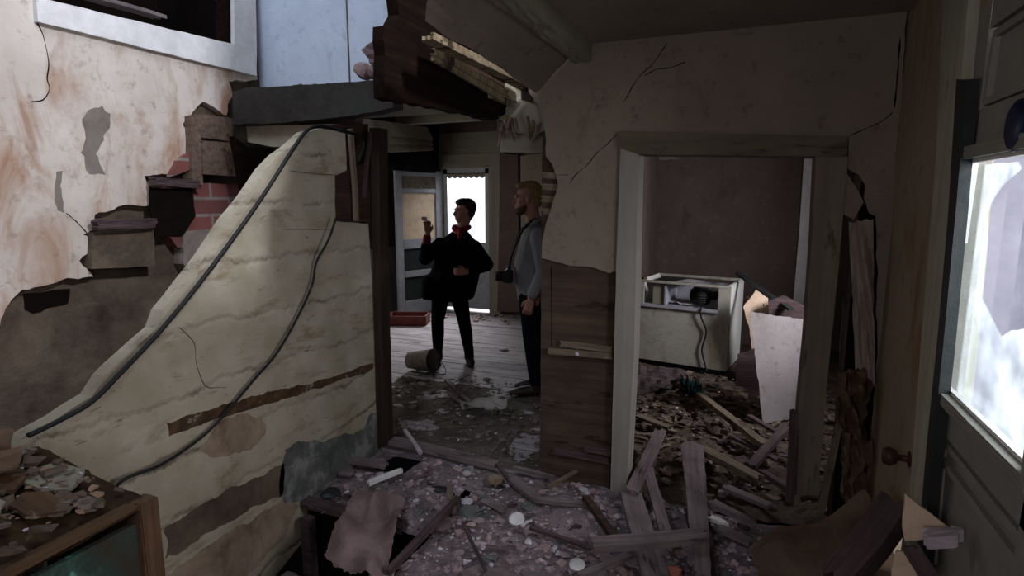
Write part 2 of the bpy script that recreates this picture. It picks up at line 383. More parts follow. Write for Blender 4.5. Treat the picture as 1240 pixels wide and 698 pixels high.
# ================================================================ THE HOUSE SHELL
FW = 3.035                    # front wall of this room (its doorways lead to the hall and the kitchen)
SW = -2.17                    # boarded side of the staircase
RW = -3.05                    # plastered outer wall behind the staircase
DW = .60                      # wall with the glazed door
def heightfield(name, x0, x1, y0, y1, z, amp, mat, nx, ny, holes=(), freq=3., parent=None, mounds=()):
    bm = bmesh.new(); g = []
    for i in range(nx+1):
        row = []
        for j in range(ny+1):
            x = x0+(x1-x0)*i/nx; y = y0+(y1-y0)*j/ny
            h = z + amp*(noise.noise(Vector((x*freq, y*freq, 2)))+.5*noise.noise(Vector((x*freq*3, y*freq*3, 5)))+.35*noise.noise(Vector((x*freq*9, y*freq*9, 9))))
            for (mx, my, mr, mh) in mounds:
                d = math.hypot(x-mx, y-my)/mr
                if d < 1: h += mh*(1-d*d)**2
            row.append(bm.verts.new((x, y, h)))
        g.append(row)
    for i in range(nx):
        for j in range(ny):
            cx = x0+(x1-x0)*(i+.5)/nx; cy = y0+(y1-y0)*(j+.5)/ny
            if any(a < cx < b and c < cy < d for a, b, c, d in holes): continue
            bm.faces.new([g[i][j], g[i+1][j], g[i+1][j+1], g[i][j+1]])
    bmesh.ops.solidify(bm, geom=bm.faces[:], thickness=.03)
    return bmput(name, bm, mat, parent)
def hz(x, y, z=0, amp=.02, freq=3., mounds=()):
    h = z + amp*(noise.noise(Vector((x*freq, y*freq, 2)))+.5*noise.noise(Vector((x*freq*3, y*freq*3, 5)))+.35*noise.noise(Vector((x*freq*9, y*freq*9, 9))))
    for (mx, my, mr, mh) in mounds:
        d = math.hypot(x-mx, y-my)/mr
        if d < 1: h += mh*(1-d*d)**2
    return h
MOUND = [(-.75, 2.85, .45, .05), (.25, 2.7, .4, .05), (-.7, 2.2, .5, .03), (-1.7, 2.75, .5, .03)]
# floor under everything
floor = struct(box('floor', (-5.4, -1.1, -.75), (1.8, 7.9, -.62), 'shade_black'))
# front room boards with a rubble bed
bed = struct(heightfield('floor', SW+.02, DW+.3, 1.0, FW-.005, 0, .02, 'rubble', 150, 110,
    holes=[(SW, -1.42, 0, 2.28), (-2.02, -1.80, 2.78, 2.97), (-1.40, -1.365, 1.0, 2.75)], mounds=MOUND))
# hall floor boards: run left to right, each a ridge in one surface
bm = bmesh.new()
yy = FW+.02; k = 0
while yy < 7.6:
    w = .165; box_bm((-5.2, yy+.004, -.04), (-1.04, yy+w-.004, random.uniform(-.002, .003)), bm); yy += w
hall = struct(bmput('floor', bm, 'floor_wood'))
kit = struct(heightfield('floor', -1.0, 1.0, FW+.01, 6.95, .0, .03, 'rubble_brown', 120, 160, freq=2.5))

# ---- wall behind the stairs
wl = struct(trace('wall_left', [(-1.1, -.7), (3.13, -.7), (3.13, 2.52), (3.13, 4.3), (2.93, 4.3), (2.93, 2.56), (1.72, 2.42), (1.72, 4.2), (-1.1, 4.2)], 'x', RW-.05, -.12, 'mud', world=True))
pl = trace('plaster_layer', [(-60, 470), (0, 394), (14, 363), (27, 351), (69, 342), (113, 335), (96, 316), (112, 304), (112, 292), (100, 284), (117, 277), (115, 260),
    (148, 249), (180, 249), (184, 239), (175, 213), (206, 212), (230, 187), (228, 162), (221, 151), (233, 136), (246, 123), (262, 132), (274, 140), (281, 112), (277, 98), (312, 96), (311, 88), (46, 26), (38, -60), (-90, -140)],
    'x', RW, -.05, 'plaster_up', wl, .010, .022, 3)
trace('plaster_scar', [(100, 150), (110, 132), (124, 128), (134, 138), (133, 155), (126, 170), (116, 186), (124, 205), (128, 212), (108, 211), (98, 185), (104, 168)], 'x', RW+.001, -.03, 'plaster_scar', wl, .009, .018, 5)
trace('plaster_scar', [(68, 208), (76, 207), (73, 225), (78, 258), (70, 255), (66, 235)], 'x', RW+.001, -.03, 'plaster_scar', wl, .007, .018, 6)
# cracks: thin near-black tubes stand in for the shade in fissures
tube('crack', [on(*p, 'x', RW+.001) for p in [(40, 0), (44, 25), (52, 42), (59, 75), (57, 95), (60, 108), (52, 121), (38, 123)]], lambda f: .001+.002*abs(math.sin(f*9)), 'shade_black', wl, 5, 3)
tube('crack', [on(*p, 'x', RW+.001) for p in [(80, 258), (92, 268), (106, 283)]], lambda f: .001+.002*abs(math.sin(f*9)), 'shade_black', wl, 5, 3)
# upstairs window
win = bpy.data.objects.new('window_1', None); COL.objects.link(win); win['kind'] = 'structure'; win['label'] = 'white framed dark opening high above the stairs'
def wtrace(n, pts, v, t, mt, **k): return trace(n, pts, 'x', v, t, mt, win, **k)
wtrace('window_sill', [(44, -4), (46, 26), (311, 92), (311, 62), (284, 54)], RW+.03, -.14, 'white_paint', rag=.002)
wtrace('window_frame', [(284, 54), (311, 62), (309, -40), (283, -40)], RW+.03, -.14, 'white_paint')
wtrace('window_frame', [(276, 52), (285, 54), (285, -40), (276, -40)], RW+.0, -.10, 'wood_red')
box('dark_room_behind', (RW-1.2, .6, 2.0), (RW-1.1, 7.5, 6.0), 'shade_black', win); box('dark_room_behind', (RW-1.2, 3.25, 2.0), (RW-.18, 3.32, 4.3), 'shade_black', win); box('dark_room_behind', (RW-1.2, 1.0, 4.2), (RW-.05, 3.5, 4.3), 'shade_black', win)
plank('hanging_board', on(100, -6, 'x', RW-.25), on(196, 26, 'x', RW-.25), .09, .02, 'plank', win, 3)
# wall blocks seen through the broken plaster: bricks, near-black sheets for the shade in pockets, tread stubs
trace('brick_patch', [(203, 222), (225, 221), (300, 224), (309, 240), (290, 290), (262, 300), (215, 300), (200, 280)], 'x', RW+.02, -.07, 'brick', wl, .004, .05, 2)
trace('cavity_shade_sheet', [(182, 228), (233, 228), (237, 262), (222, 285), (188, 287), (182, 250)], 'x', RW+.035, -.01, 'shade_black', wl, .004, .03, 2)
trace('mortar_block', [(222, 280), (275, 277), (262, 310), (235, 335), (222, 320)], 'x', RW+.03, -.08, 'plaster_scar', wl, .006, .03, 4)
trace('cavity_shade_sheet', [(28, 356), (85, 350), (82, 368), (40, 380), (30, 375)], 'x', RW-.046, -.01, 'shade_black', wl, .006, .03, 4)
t = thing('stair_tread', 'broken brown stair tread end left in the plaster below the dark pocket', 'stair tread', on(150, 320, 'x', RW+.04), 0, 'stair tread ends in the plastered wall')
plank('board', on(108, 272, 'x', RW+.03), on(186, 270, 'x', RW+.03), .05, .05, 'plank_dark', t, 4, up=(1, 0, 0))
trace('riser', [(112, 282), (186, 277), (188, 322), (112, 326)], 'x', RW+.04, -.1, 'mud', t, .004, .04, 7)
t = thing('stair_tread', 'long dark stair tread end with a thin lip above the black pocket', 'stair tread', on(200, 216, 'x', RW+.04), 0, 'stair tread ends in the plastered wall')
plank('board', on(176, 219, 'x', RW+.03), on(238, 224, 'x', RW+.03), .045, .05, 'plank_dark', t, 5, up=(1, 0, 0))
t = tag(trace('timber_stud', [(231, 140), (243, 138), (246, 224), (233, 224)], 'x', RW+.05, -.08, 'plank_brown', None, .003, .05, 7), 'short upright brown stud beside the broken plaster edge on the stair wall', 'timber')
t = thing('patch_boards', 'weathered brown boards nailed in the gap under the grey-green landing beam', 'board', on(270, 200, 'x', RW+.05))
for i, q in enumerate([[(243, 138), (283, 144), (281, 171), (245, 167)], [(245, 170), (281, 173), (290, 214), (246, 211)]]):
    trace('board', q, 'x', RW+.05+.012*i, -.03, 'plank_brown', t, .003, .05, i)
trace('dark_strip', [(243, 165), (252, 210), (246, 220), (238, 180)], 'x', RW+.03, -.03, 'shade_black', t)  # narrow near-black strip beside the patch boards
tag(trace('broken_lath', [(215, 195), (228, 186), (232, 205), (206, 214)], 'x', RW+.03, -.03, 'brick', None, .004, .02, 2), 'small reddish masonry stub at the edge of the plaster beside the stud', 'masonry')
tag(trace('broken_lath', [(283, 165), (300, 178), (330, 180), (333, 225), (306, 222), (296, 235)], 'x', RW+.2, -.04, 'wood_red', None, .004, .04, 3), 'near-black board in the gap between the landing and the whitewashed wall', 'board')

# ---- upstairs pale blue walls
ub = struct(trace('wall_back', [(RW-.16, 2.30), (-2.36, 2.30), (-2.36, 4.3), (RW-.16, 4.3)], 'y', 3.13, .1, 'blue_wall', world=True, rag=.001))
bm = bmesh.new(); q = [(-2.36, 3.13), (-1.1, 3.32), (-1.1, 3.42), (-2.36, 3.24)]
bm = slab_bm([Vector(p) for p in q], 'z', 2.28, 2.02)
ub2 = struct(bmput('wall_back', bm, 'blue_wall'))
tube('corner_seam', [(-2.362, 3.128, 2.35), (-2.362, 3.128, 4.2)], .006, 'plaster_scar', ub, 5, 1)
# landing
t = thing('landing_beam', 'thick grey-green painted beam across the stair landing with crumbs on top', 'beam', (-2.4, 2.78, 2.1))
trace('beam', [(281, 112), (300, 106), (350, 104), (400, 101), (440, 98), (475, 94), (476, 130), (452, 136), (400, 143), (340, 149), (282, 151)], 'y', 2.78, .10, 'teal_beam', t, .003, .05, 2)
for i in range(14):
    f = random.random(); p = on(295+150*f, 107-9*f, 'y', 2.83); chunk('plaster_crumb', (p.x, 2.83+random.uniform(-.03, .03), p.z-.012), random.uniform(.02, .045), 'mud', i+50, t, .35)
struct(box('floor', (RW, 2.88, 2.17), (-1.2, 3.3, 2.27), 'board_white'))
tag(trace('landing_board', [(298, 153), (410, 150), (412, 165), (372, 180), (330, 178), (300, 172)], 'y', 2.86, .03, 'board_white', None, .002, .05, 4), 'dirty white board directly under the grey-green landing beam', 'board')
# ragged pile left on the landing
t = thing('plaster_rubble', 'pink and white torn plaster lumps heaped where the landing meets the dark beam', 'rubble', on(452, 96, 'y', 2.9))
sheet('torn_sheet', [on(437, 60, 'y', 2.80), on(466, 42, 'y', 2.80), on(472, 88, 'y', 2.80), on(456, 86, 'y', 2.80)], 'chunk_pink', t, 6, 6, .02, .006, 1)
chunk('plaster_lump', on(441, 96, 'y', 2.86), .13, 'chunk_pink', 61, t, .8); chunk('plaster_lump', on(455, 95, 'y', 2.86), .11, 'chunk_pink', 64, t, .8)

# ---- the whitewashed boarded side of the stairs
ws = struct(trace('wall_side', [(28, 530), (70, 507), (112, 480), (128, 455), (140, 443), (190, 398), (198, 376), (238, 325), (262, 290), (278, 265), (300, 238), (322, 205), (338, 188), (352, 178), (372, 160), (388, 156),
    (418, 160), (420, 206), (407, 214), (407, 268), (446, 271), (450, 330), (455, 430), (462, 560), (380, 640), (300, 740), (100, 900), (-150, 900), (-60, 600)], 'x', SW, -.07, 'board_white', None, .003, .06, 8))
def wsc(n, pts, m, dv=.004, th=-.02, rag=.004, seed=1, par=ws): return trace(n, pts, 'x', SW+.0015, th, m, par, rag*2, .016, seed)
# board seams
for i, p in enumerate([[(345, 277), (372, 276), (400, 279)], [(350, 206), (385, 211), (418, 214)], [(218, 395), (224, 402), (236, 415), (240, 440), (248, 466), (262, 468), (275, 470)]]):
    tube('board_seam', [on(q[0]+random.uniform(-3, 3), q[1]+random.uniform(-2, 2), 'x', SW-.0005) for q in p], lambda f: .0012+.0016*abs(math.sin(f*7)), 'mud', ws, 5, 3)
wsc('bare_board', [(202, 512), (235, 502), (275, 490), (330, 474), (400, 458), (452, 440), (452, 447), (420, 458), (350, 482), (300, 497), (255, 510), (205, 529)], 'cab_wood', .006, -.02, .004, 3)
wsc('exposed_daub', [(262, 512), (300, 500), (318, 508), (322, 522), (305, 545), (280, 552), (240, 548), (255, 528)], 'daub', .004, -.02, .008, 3)
wsc('bare_strip', [(200, 640), (250, 608), (300, 584), (345, 562), (342, 600), (300, 620), (240, 655), (200, 678)], 'mud', .006, -.02, .006, 5)
wsc('bare_strip', [(200, 698), (260, 656), (335, 612), (362, 612), (345, 650), (300, 698), (250, 730), (200, 745)], 'daub', .006, -.02, .006, 6)
wsc('grey_daub', [(345, 545), (360, 535), (400, 532), (440, 520), (450, 500), (460, 500), (462, 548), (420, 575), (378, 600), (345, 610), (338, 590)], 'grey_daub', .004, -.02, .008, 7)
t = thing('door_post', 'tall dark brown post at the left side of the opening to the hall', 'post', (SW+.03, FW, 0))
trace('post', [(447, 155), (459, 155), (461, 330), (467, 540), (456, 545), (452, 330)], 'y', FW-.03, .09, 'wood_post', t, .002, .08, 2)
t = thing('broken_corner_block', 'dark broken timber stub at the top corner of the whitewashed stair wall', 'timber', (SW, 2.9, 1.5))
trace('timber_stub', [(407, 213), (448, 196), (449, 270), (408, 268)], 'x', SW+.01, -.08, 'wood_dark', t, .004, .04, 3)
plank('upright_lath', on(428, 268, 'x', SW+.02), on(424, 155, 'x', SW+.02), .03, .02, 'lath', t, 8, up=(1, 0, 0))
plank('upright_lath', on(441, 240, 'x', SW+.02), on(446, 160, 'x', SW+.02), .02, .02, 'plank_dark', t, 9, up=(1, 0, 0))
trace('torn_lath_mat', [(392, 152), (446, 150), (447, 196), (430, 200), (420, 168), (404, 163)], 'x', SW-.03, -.03, 'wood_dark', t, .006, .03, 6)
# cables
tag(tube('cable', [on(px, py, 'x', SW+.035) for px, py in [(34, 528), (75, 508), (112, 486), (150, 448), (195, 400), (240, 345), (285, 285), (322, 232), (352, 185), (372, 158), (390, 153)]]
    + [on(px, py, 'x', SW+.05) for px, py in [(412, 158), (436, 165), (440, 178), (434, 196)]], .0095, 'black'), 'thick black cable sweeping down the edge of the whitewashed stair wall', 'cable')
tag(tube('cable', [on(px, py, 'x', SW+.06 if py < 300 or py > 540 else SW+.03) for px, py in [(407, 264), (398, 290), (383, 318), (378, 345), (360, 385), (335, 428), (305, 463), (265, 510), (235, 537), (195, 563), (142, 588)]] + [(SW+.01, 1.36, .42)], .0065, 'black'),
    'thin black wire hanging in a loose curve across the whitewashed boards', 'cable')

# ---- front wall
wf = struct(trace('wall_front', [(-1.06, 0), (-.64, 0), (-.64, 1.9), (-.62, 1.97), (.40, 1.95), (.44, 1.80), (.46, 1.0), (.47, 0), (.75, 0), (.75, 4.3), (-1.12, 4.3), (-1.10, 2.45), (-1.06, 2.1)], 'y', FW+.03, .10, 'lathboard', world=True, rag=.002))
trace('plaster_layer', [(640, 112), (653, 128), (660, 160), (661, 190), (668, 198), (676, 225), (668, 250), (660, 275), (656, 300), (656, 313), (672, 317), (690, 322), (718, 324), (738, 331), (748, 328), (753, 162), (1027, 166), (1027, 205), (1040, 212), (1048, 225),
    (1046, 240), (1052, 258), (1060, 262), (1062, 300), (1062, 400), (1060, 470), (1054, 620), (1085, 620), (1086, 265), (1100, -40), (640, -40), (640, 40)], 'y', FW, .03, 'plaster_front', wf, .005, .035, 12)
tube('crack', [on(*p, 'y', FW-.0) for p in [(690, 222), (697, 212), (711, 200), (722, 186), (735, 175), (747, 163)]], lambda f: .0008+.002*abs(math.sin(f*9)), 'shade_black', wf, 5, 3)
tube('crack', [on(*p, 'y', FW-.0) for p in [(672, 212), (688, 212)]], lambda f: .0008+.002*abs(math.sin(f*9)), 'shade_black', wf, 5, 3)
tube('crack', [on(*p, 'y', FW-.0) for p in [(780, 92), (795, 84), (812, 82), (830, 75)]], lambda f: .0008+.002*abs(math.sin(f*9)), 'shade_black', wf, 5, 3)
tube('crack', [on(*p, 'y', FW-.0) for p in [(755, 125), (772, 95), (790, 78), (808, 52)]], lambda f: .0008+.002*abs(math.sin(f*9)), 'shade_black', wf, 5, 3)
tube('crack', [on(*p, 'y', FW-.0) for p in [(1028, 165), (1050, 155), (1068, 147), (1081, 136)]], lambda f: .0008+.002*abs(math.sin(f*9)), 'shade_black', wf, 5, 3)
tube('crack', [on(*p, 'y', FW-.0) for p in [(1090, 45), (1087, 90), (1083, 130)]], lambda f: .001+.004*abs(math.sin(f*9)), 'shade_black', wf, 5, 3)
for i, yy in enumerate((212, 226, 241, 256)):
    plank('exposed_lath', on(655, yy, 'y', FW+.03), on(690, yy+2, 'y', FW+.03), .035, .012, 'lath', wf, i+20, up=(0, -1, 0))
for i, (a, b) in enumerate([((664, 424), (744, 432)), ((678, 416), (744, 424)), ((670, 545), (740, 560)), ((706, 543), (742, 549))]):
    plank('nailed_lath', on(*a, 'y', FW+.01), on(*b, 'y', FW+.01), .035, .012, 'lath' if i < 2 else 'plank_dark', wf, i+30, up=(0, -1, 0))
chunk('plaster_scrap', on(699, 431, 'y', FW+.01), .05, 'chunk', 3, wf, .8)
tube('board_seam', [on(667, 322, 'y', FW+.028), on(668, 340, 'y', FW+.028), on(668, 420, 'y', FW+.028)], lambda f: .0008+.002*abs(math.sin(f*9)), 'shade_black', wf, 5, 2)
# doorway to the kitchen: three casing boards
dr = bpy.data.objects.new('door_1', None); COL.objects.link(dr); dr['kind'] = 'structure'; dr['label'] = 'white cased doorway in the front wall leading to the kitchen'
trace('door_casing', [(752, 161), (773, 186), (768, 420), (758, 602), (739, 600), (746, 330)], 'y', FW-.02, .17, 'trim_low', dr, .001, .1, 3)
trace('door_head', [(750, 160), (1027, 165), (1026, 190), (773, 187), (752, 180)], 'y', FW-.035, .17, 'head_wood', dr, .001, .1, 4)
trace('door_casing', [(988, 189), (1027, 189), (1018, 300), (1004, 440), (990, 600), (958, 600), (976, 400), (984, 280)], 'y', FW-.02, .17, 'casing_dark', dr, .002, .1, 5)
# the torn corner right of the doorway
tag(trace('hanging_plaster', [(1023, 208), (1038, 229), (1046, 245), (1034, 266), (1014, 256), (1006, 237)], 'y', FW-.006, .03, 'plaster_front', None, .003, .03, 2), 'diamond-shaped loose piece of plaster beside the kitchen doorway', 'plaster')
tag(sheet('hanging_plaster', [on(1027, 268, 'y', FW-.03), on(1058, 264, 'y', FW-.05), on(1060, 470, 'y', FW-.10), on(1036, 455, 'y', FW-.06)], 'plaster_up', None, 8, 20, .02, .015, 4, 4, .012), 'long strip of plaster peeling off the corner above the warped brown panel', 'plaster')
tag(sheet('torn_wallpaper', [on(1008, 448, 'y', FW-.12), on(1058, 440, 'y', FW-.10), on(1052, 545, 'y', FW-.16), on(1012, 520, 'y', FW-.2)], 'brown_sheet', None, 10, 12, .05, .006, 6, 5, .03), 'crumpled brown wallpaper hanging low in the corner under the plaster strip', 'wallpaper')
tag(sheet('torn_wallpaper', [on(1016, 520, 'y', FW-.15), on(1056, 530, 'y', FW-.12), on(1050, 625, 'y', FW-.12), on(1018, 610, 'y', FW-.15)], 'brown_sheet', None, 10, 12, .04, .006, 9, 5, .03), 'dark fold of wallpaper lowest in the corner behind the warped brown panel', 'wallpaper')
box('cavity_shade_sheet', (.47, FW+.005, 0), (.72, FW+.028, 1.75), 'shade_black', wf)  # near-black slab stands in for the shade behind the torn corner
tag(plank('leaning_lath', on(990, 640, 'y', FW-.06), on(1018, 500, 'y', FW-.06), .03, .012, 'lath', None, 41, up=(0, -1, 0)), 'thin upright lath leaning in the dark corner between casing and wallpaper', 'lath')
tag(plank('leaning_lath', on(956, 610, 'y', FW-.05), on(962, 495, 'y', FW-.02), .04, .015, 'plank_dark', None, 42, up=(0, -1, 0)), 'narrow dark stick standing at the foot of the right door casing', 'lath')

# ---- ceiling and the torn floor structure above
cl = struct(box('ceiling', (-.80, -1.1, 2.43), (.75, FW+.05, 2.5), 'ceiling'))
tag(plank('ceiling_beam', (-.83, .5, 2.33), (-.83, FW, 2.33), .09, .11, 'trim_x', None, 3, jag=0), 'long square white beam at the edge of the ceiling above the sloping plaster', 'beam')
tag(sheet('sloping_soffit', [(-1.10, 1.88, 2.27), (-.86, 1.6, 2.42), (-.86, FW, 2.42), (-1.08, FW, 2.20)], 'ceiling', None, 10, 16, .01, .03, 2, 4, .015), 'sloping slab of dirty white ceiling plaster between beam and split laths', 'plaster')
t = thing('split_lath_bundle', 'bundle of split pale laths along the top of the dark red beam', 'lath', (-1.16, 1.9, 2.16))
for i in range(5):
    plank('lath', on(519+3*(i % 2), 44+6*i, 'x', -1.22+.01*(i % 2)), on(650-8*i, 106+5*i, 'x', -1.22+.01*(i % 2)), .032, .014, 'lath_y' if i != 2 else 'wood_dark', t, i+60, up=(1, 0, 0), warp=.006)
plank('lath', (-1.16, 2.0, 2.25), (-1.14, 3.0, 2.22), .06, .014, 'lath_y', t, 66)
t = thing('floor_beam', 'heavy dark red-brown beam hanging over the opening to the hall', 'beam', (-1.33, 2.4, 2.0))
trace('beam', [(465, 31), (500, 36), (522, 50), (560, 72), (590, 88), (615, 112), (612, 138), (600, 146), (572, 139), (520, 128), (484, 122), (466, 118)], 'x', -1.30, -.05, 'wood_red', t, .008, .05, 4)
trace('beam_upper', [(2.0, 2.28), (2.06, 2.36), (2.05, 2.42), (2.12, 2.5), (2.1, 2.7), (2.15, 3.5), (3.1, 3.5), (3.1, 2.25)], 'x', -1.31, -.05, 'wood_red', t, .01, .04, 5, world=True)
tag(trace('torn_plaster_edge', [(493, 22), (500, 14), (504, 8), (516, -6), (514, 12), (507, 18), (498, 28)], 'x', -1.36, -.03, 'chunk_pink', None, .006, .02, 6), 'ragged pink plaster edge above the end of the dark red beam', 'plaster')
# header scraps beside the beam
t = thing('door_header_scrap', 'whitish broken header block with hanging splinters right of the dark red beam', 'timber', (-1.25, FW, 2.0))
trace('header_block', [(612, 132), (620, 118), (642, 124), (662, 134), (660, 158), (640, 165), (622, 158)], 'y', FW+.02, .1, 'trim', t, .005, .03, 3)
trace('header_block', [(604, 168), (618, 164), (660, 162), (657, 186), (606, 184)], 'y', FW+.1, .08, 'trim_x', t, .004, .03, 4)
for i in range(16):
    px = 600+58*random.random(); py = 140+15*random.random()
    plank('splinter', on(px, py, 'y', FW+.0), on(px+random.uniform(-6, 6), py+random.uniform(12, 30), 'y', FW-.02), .012, .006, random.choice(['lath', 'plank_dark', 'mud']), t, i+70, up=(0, -1, 0))

# ---- wall with the glazed door
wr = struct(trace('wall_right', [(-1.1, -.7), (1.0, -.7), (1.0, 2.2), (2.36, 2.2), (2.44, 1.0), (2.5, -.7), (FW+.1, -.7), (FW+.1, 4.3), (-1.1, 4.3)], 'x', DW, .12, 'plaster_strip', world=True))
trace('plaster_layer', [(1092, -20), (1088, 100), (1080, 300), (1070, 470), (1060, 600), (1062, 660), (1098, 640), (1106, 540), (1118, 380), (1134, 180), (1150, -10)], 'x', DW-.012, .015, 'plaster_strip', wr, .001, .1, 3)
d2 = bpy.data.objects.new('door_2', None); COL.objects.link(d2); d2['kind'] = 'structure'; d2['label'] = 'grey painted door with a broken glass pane at the right'
def dt(n, pts, v, th, m, **k): return trace(n, pts, 'x', DW+v, th, m, d2, **k)
dt('door_casing', [(1144, -60), (1134, 180), (1118, 380), (1106, 540), (1096, 680), (1112, 680), (1124, 540), (1140, 380), (1156, 180), (1178, -60)], -.03, .1, 'casing_light')
dt('door_casing', [(1158, 96), (1148, 260), (1136, 400), (1122, 540), (1110, 680), (1117, 680), (1130, 540), (1144, 400), (1158, 250), (1171, 97)], -.034, .03, 'metal_dark', rag=.001)
# the leaf, in the wall's own metres: top of glass 1.77, bottom 1.05
def yl(z): return 2.30+.083*(2.0-z)                      # the latch edge leans a little
def leafpoly(y0, y1, z0, z1): return [(y1+.06*(2-z0), z0), (y1+.06*(2-z1), z1), (y0, z1), (y0, z0)]
def lp(n, y0, y1, z0, z1, v, th, m, par=d2): return trace(n, leafpoly(y0, y1, z0, z1), 'x', DW+v, th, m, par, world=True)
WY0, WY1, WZ0, WZ1 = 1.46, 2.095, 1.05, 1.78
lp('door_stile', WY1, 2.27, -.0, 2.2, 0, .045, 'door_paint'); lp('door_stile', 1.2, WY0, 0, 2.2, 0, .045, 'door_paint')
lp('door_rail', WY0, WY1, WZ1, 1.90, 0, .045, 'door_paint'); lp('door_rail', WY0, WY1, 2.12, 2.25, 0, .045, 'door_paint')
lp('door_panel', WY0, WY1, 1.90, 2.12, .02, .02, 'door_paint'); lp('door_rail', WY0, WY1, .93, WZ0, 0, .045, 'door_paint')
lp('door_panel', WY0, WY1, .3, .93, .02, .02, 'door_paint'); lp('door_rail', WY0, WY1, 0, .3, 0, .045, 'door_paint')
def mould(y0, y1, z0, z1, r, m, v):
    s = .06
    P = [(DW+v, y0, z0), (DW+v, y1+s*(2-z0), z0), (DW+v, y1+s*(2-z1), z1), (DW+v, y0, z1), (DW+v, y0, z0)]
    for a, b in zip(P, P[1:]):
        plank('door_moulding', a, b, r, r*.8, m, d2, 1, up=(-1, 0, 0), jag=0, warp=0)
mould(WY0, WY1, WZ0, WZ1, .035, 'door_paint', .0); mould(WY0+.02, WY1-.02, WZ0+.02, WZ1-.02, .018, 'white_paint', .01)
mould(WY0+.02, WY1-.02, .33, .90, .02, 'door_paint', .02); mould(WY0+.06, WY1-.06, .39, .84, .02, 'door_paint', .02); mould(WY0, WY1-.02, 1.92, 2.10, .02, 'door_paint', .02)
gp = trace('glass_pane', [(1180, 200), (1232, 196), (1236, 204), (1214, 224), (1200, 245), (1194, 262), (1196, 290), (1192, 330), (1188, 360), (1198, 380), (1212, 408), (1224, 400), (1240, 398), (1262, 405), (1262, 620), (1140, 490), (1150, 440), (1170, 260)],
    'x', DW+.028, .003, 'glass', d2, .003, .03, 3)
k = thing('door_knob', 'brown', 'x', (0, 0, 0)); bpy.data.objects.remove(k)
kp = on(1106, 557, 'x', DW)
bm = bmesh.new(); prof = [(.0, .030), (.012, .030), (.016, .012), (.045, .011), (.055, .026), (.075, .034), (.092, .028), (.098, .0)]
rings = []
for (d, r) in prof: rings.append([bm.verts.new((kp.x-d, kp.y+max(r, .001)*math.cos(a), kp.z+max(r, .001)*math.sin(a))) for a in [2*math.pi*i/20 for i in range(20)]])
for a, b in zip(rings, rings[1:]):
    for i in range(20): bm.faces.new([a[i], a[(i+1) % 20], b[(i+1) % 20], b[i]])
bm.faces.new(rings[0]); bm.faces.new(rings[-1][::-1])
bmput('door_knob', bm, 'knob', d2, None, True)
dp = on(1232, 152, 'x', DW-.02)
bm = bmesh.new(); bmesh.ops.create_uvsphere(bm, u_segments=24, v_segments=12, radius=1)
for v in bm.verts: v.co = Vector((dp.x-.0+v.co.x*.018, dp.y+v.co.y*.055, dp.z+v.co.z*.062))
tag(bmput('hanging_disc', bm, 'blue_disk', None, None, True), 'dark blue round disc hanging on the grey door above its broken pane', 'disc')

# ---- outside the glazed door: porch post, rail, ground, shrubs
struct(box('ground', (.8, -3, -.9), (9, 9, -.5), 'leaf')); 
tag(box('porch_post', (1.0, 1.85, -.5), (1.12, 1.97, 3.0), 'outside', None, .008), 'pale porch post seen through the broken glass of the grey door', 'post')
def bush(name, c, r, label, seed):
    rng = random.Random(seed); bm = bmesh.new()
    for i in range(420):
        d = Vector((rng.gauss(0, 1), rng.gauss(0, 1), rng.gauss(0, 1))).normalized()*r*rng.uniform(.4, 1)
        p = Vector(c)+d; a = Vector((rng.uniform(-1, 1), rng.uniform(-1, 1), rng.uniform(-1, 1))).normalized()*.06; b = a.orthogonal().normalized()*.03
        bm.faces.new([bm.verts.new(p-a), bm.verts.new(p+b), bm.verts.new(p+a), bm.verts.new(p-b)])
    return tag(bmput(name, bm, 'leaf'), label, 'shrub')
struct(box('added_wall_outside', (1.5, 5.4, -.5), (3.3, 5.5, 3.6), 'outside'))  # pale wall added behind the pane to tone down its white view
for i in range(7): struct(box('trim_5', (1.55+.25*i, 5.37, -.5), (1.58+.25*i, 5.4, 3.6), 'trim'))
bush('garden_shrub', (2.3, 3.6, .3), .6, 'green garden shrub outside the lower left of the broken pane', 1)

# ---- the rest of this room behind the viewer, so daylight only enters by its openings
struct(box('wall_back', (RW-.1, -1.2, -.7), (DW+.1, -1.1, 4.3), 'plaster_front'))
struct(box('ceiling', (RW-.1, -1.2, 2.43), (-.80, .6, 2.5), 'ceiling'))
struct(box('wall_side', (-1.5, .45, 2.5), (.75, .55, 4.3), 'blue_wall'))
struct(box('wall_side', (.75, .45, 2.5), (.85, FW+.1, 4.3), 'blue_wall')); struct(box('floor', (-.8, .5, 2.5), (.75, FW, 2.53), 'mud'))
struct(box('ceiling', (-1.9, .5, 4.25), (.75, FW+.5, 4.33), 'ceiling'))

# ================================================================ THE HALL
HB = 7.5
wb = struct(trace('wall_back', [(-5.3, -.1), (-4.14, -.1), (-4.14, 2.07), (-3.37, 2.07), (-3.37, -.1), (-.9, -.1), (-.9, 2.9), (-5.3, 2.9)], 'y', HB, .12, 'wallpaper', world=True))
struct(box('ceiling', (-5.3, FW+.42, 2.74), (-1.0, HB, 2.82), 'ceiling'))
hl = struct(box('wall_left', (-4.86, FW+.1, -.1), (-4.76, HB, 2.85), 'wallpaper'))
box('wainscot', (-4.76, FW+.1, 0), (-4.74, HB, .95), 'inner_metal', hl)
struct(box('wall_side', (-4.86, FW+.04, -.1), (SW-.12, FW+.12, 2.3), 'wallpaper'))
hp = struct(box('wall_side', (-1.03, FW+.12, -.1), (-.98, HB, 2.85), 'wallpaper'))
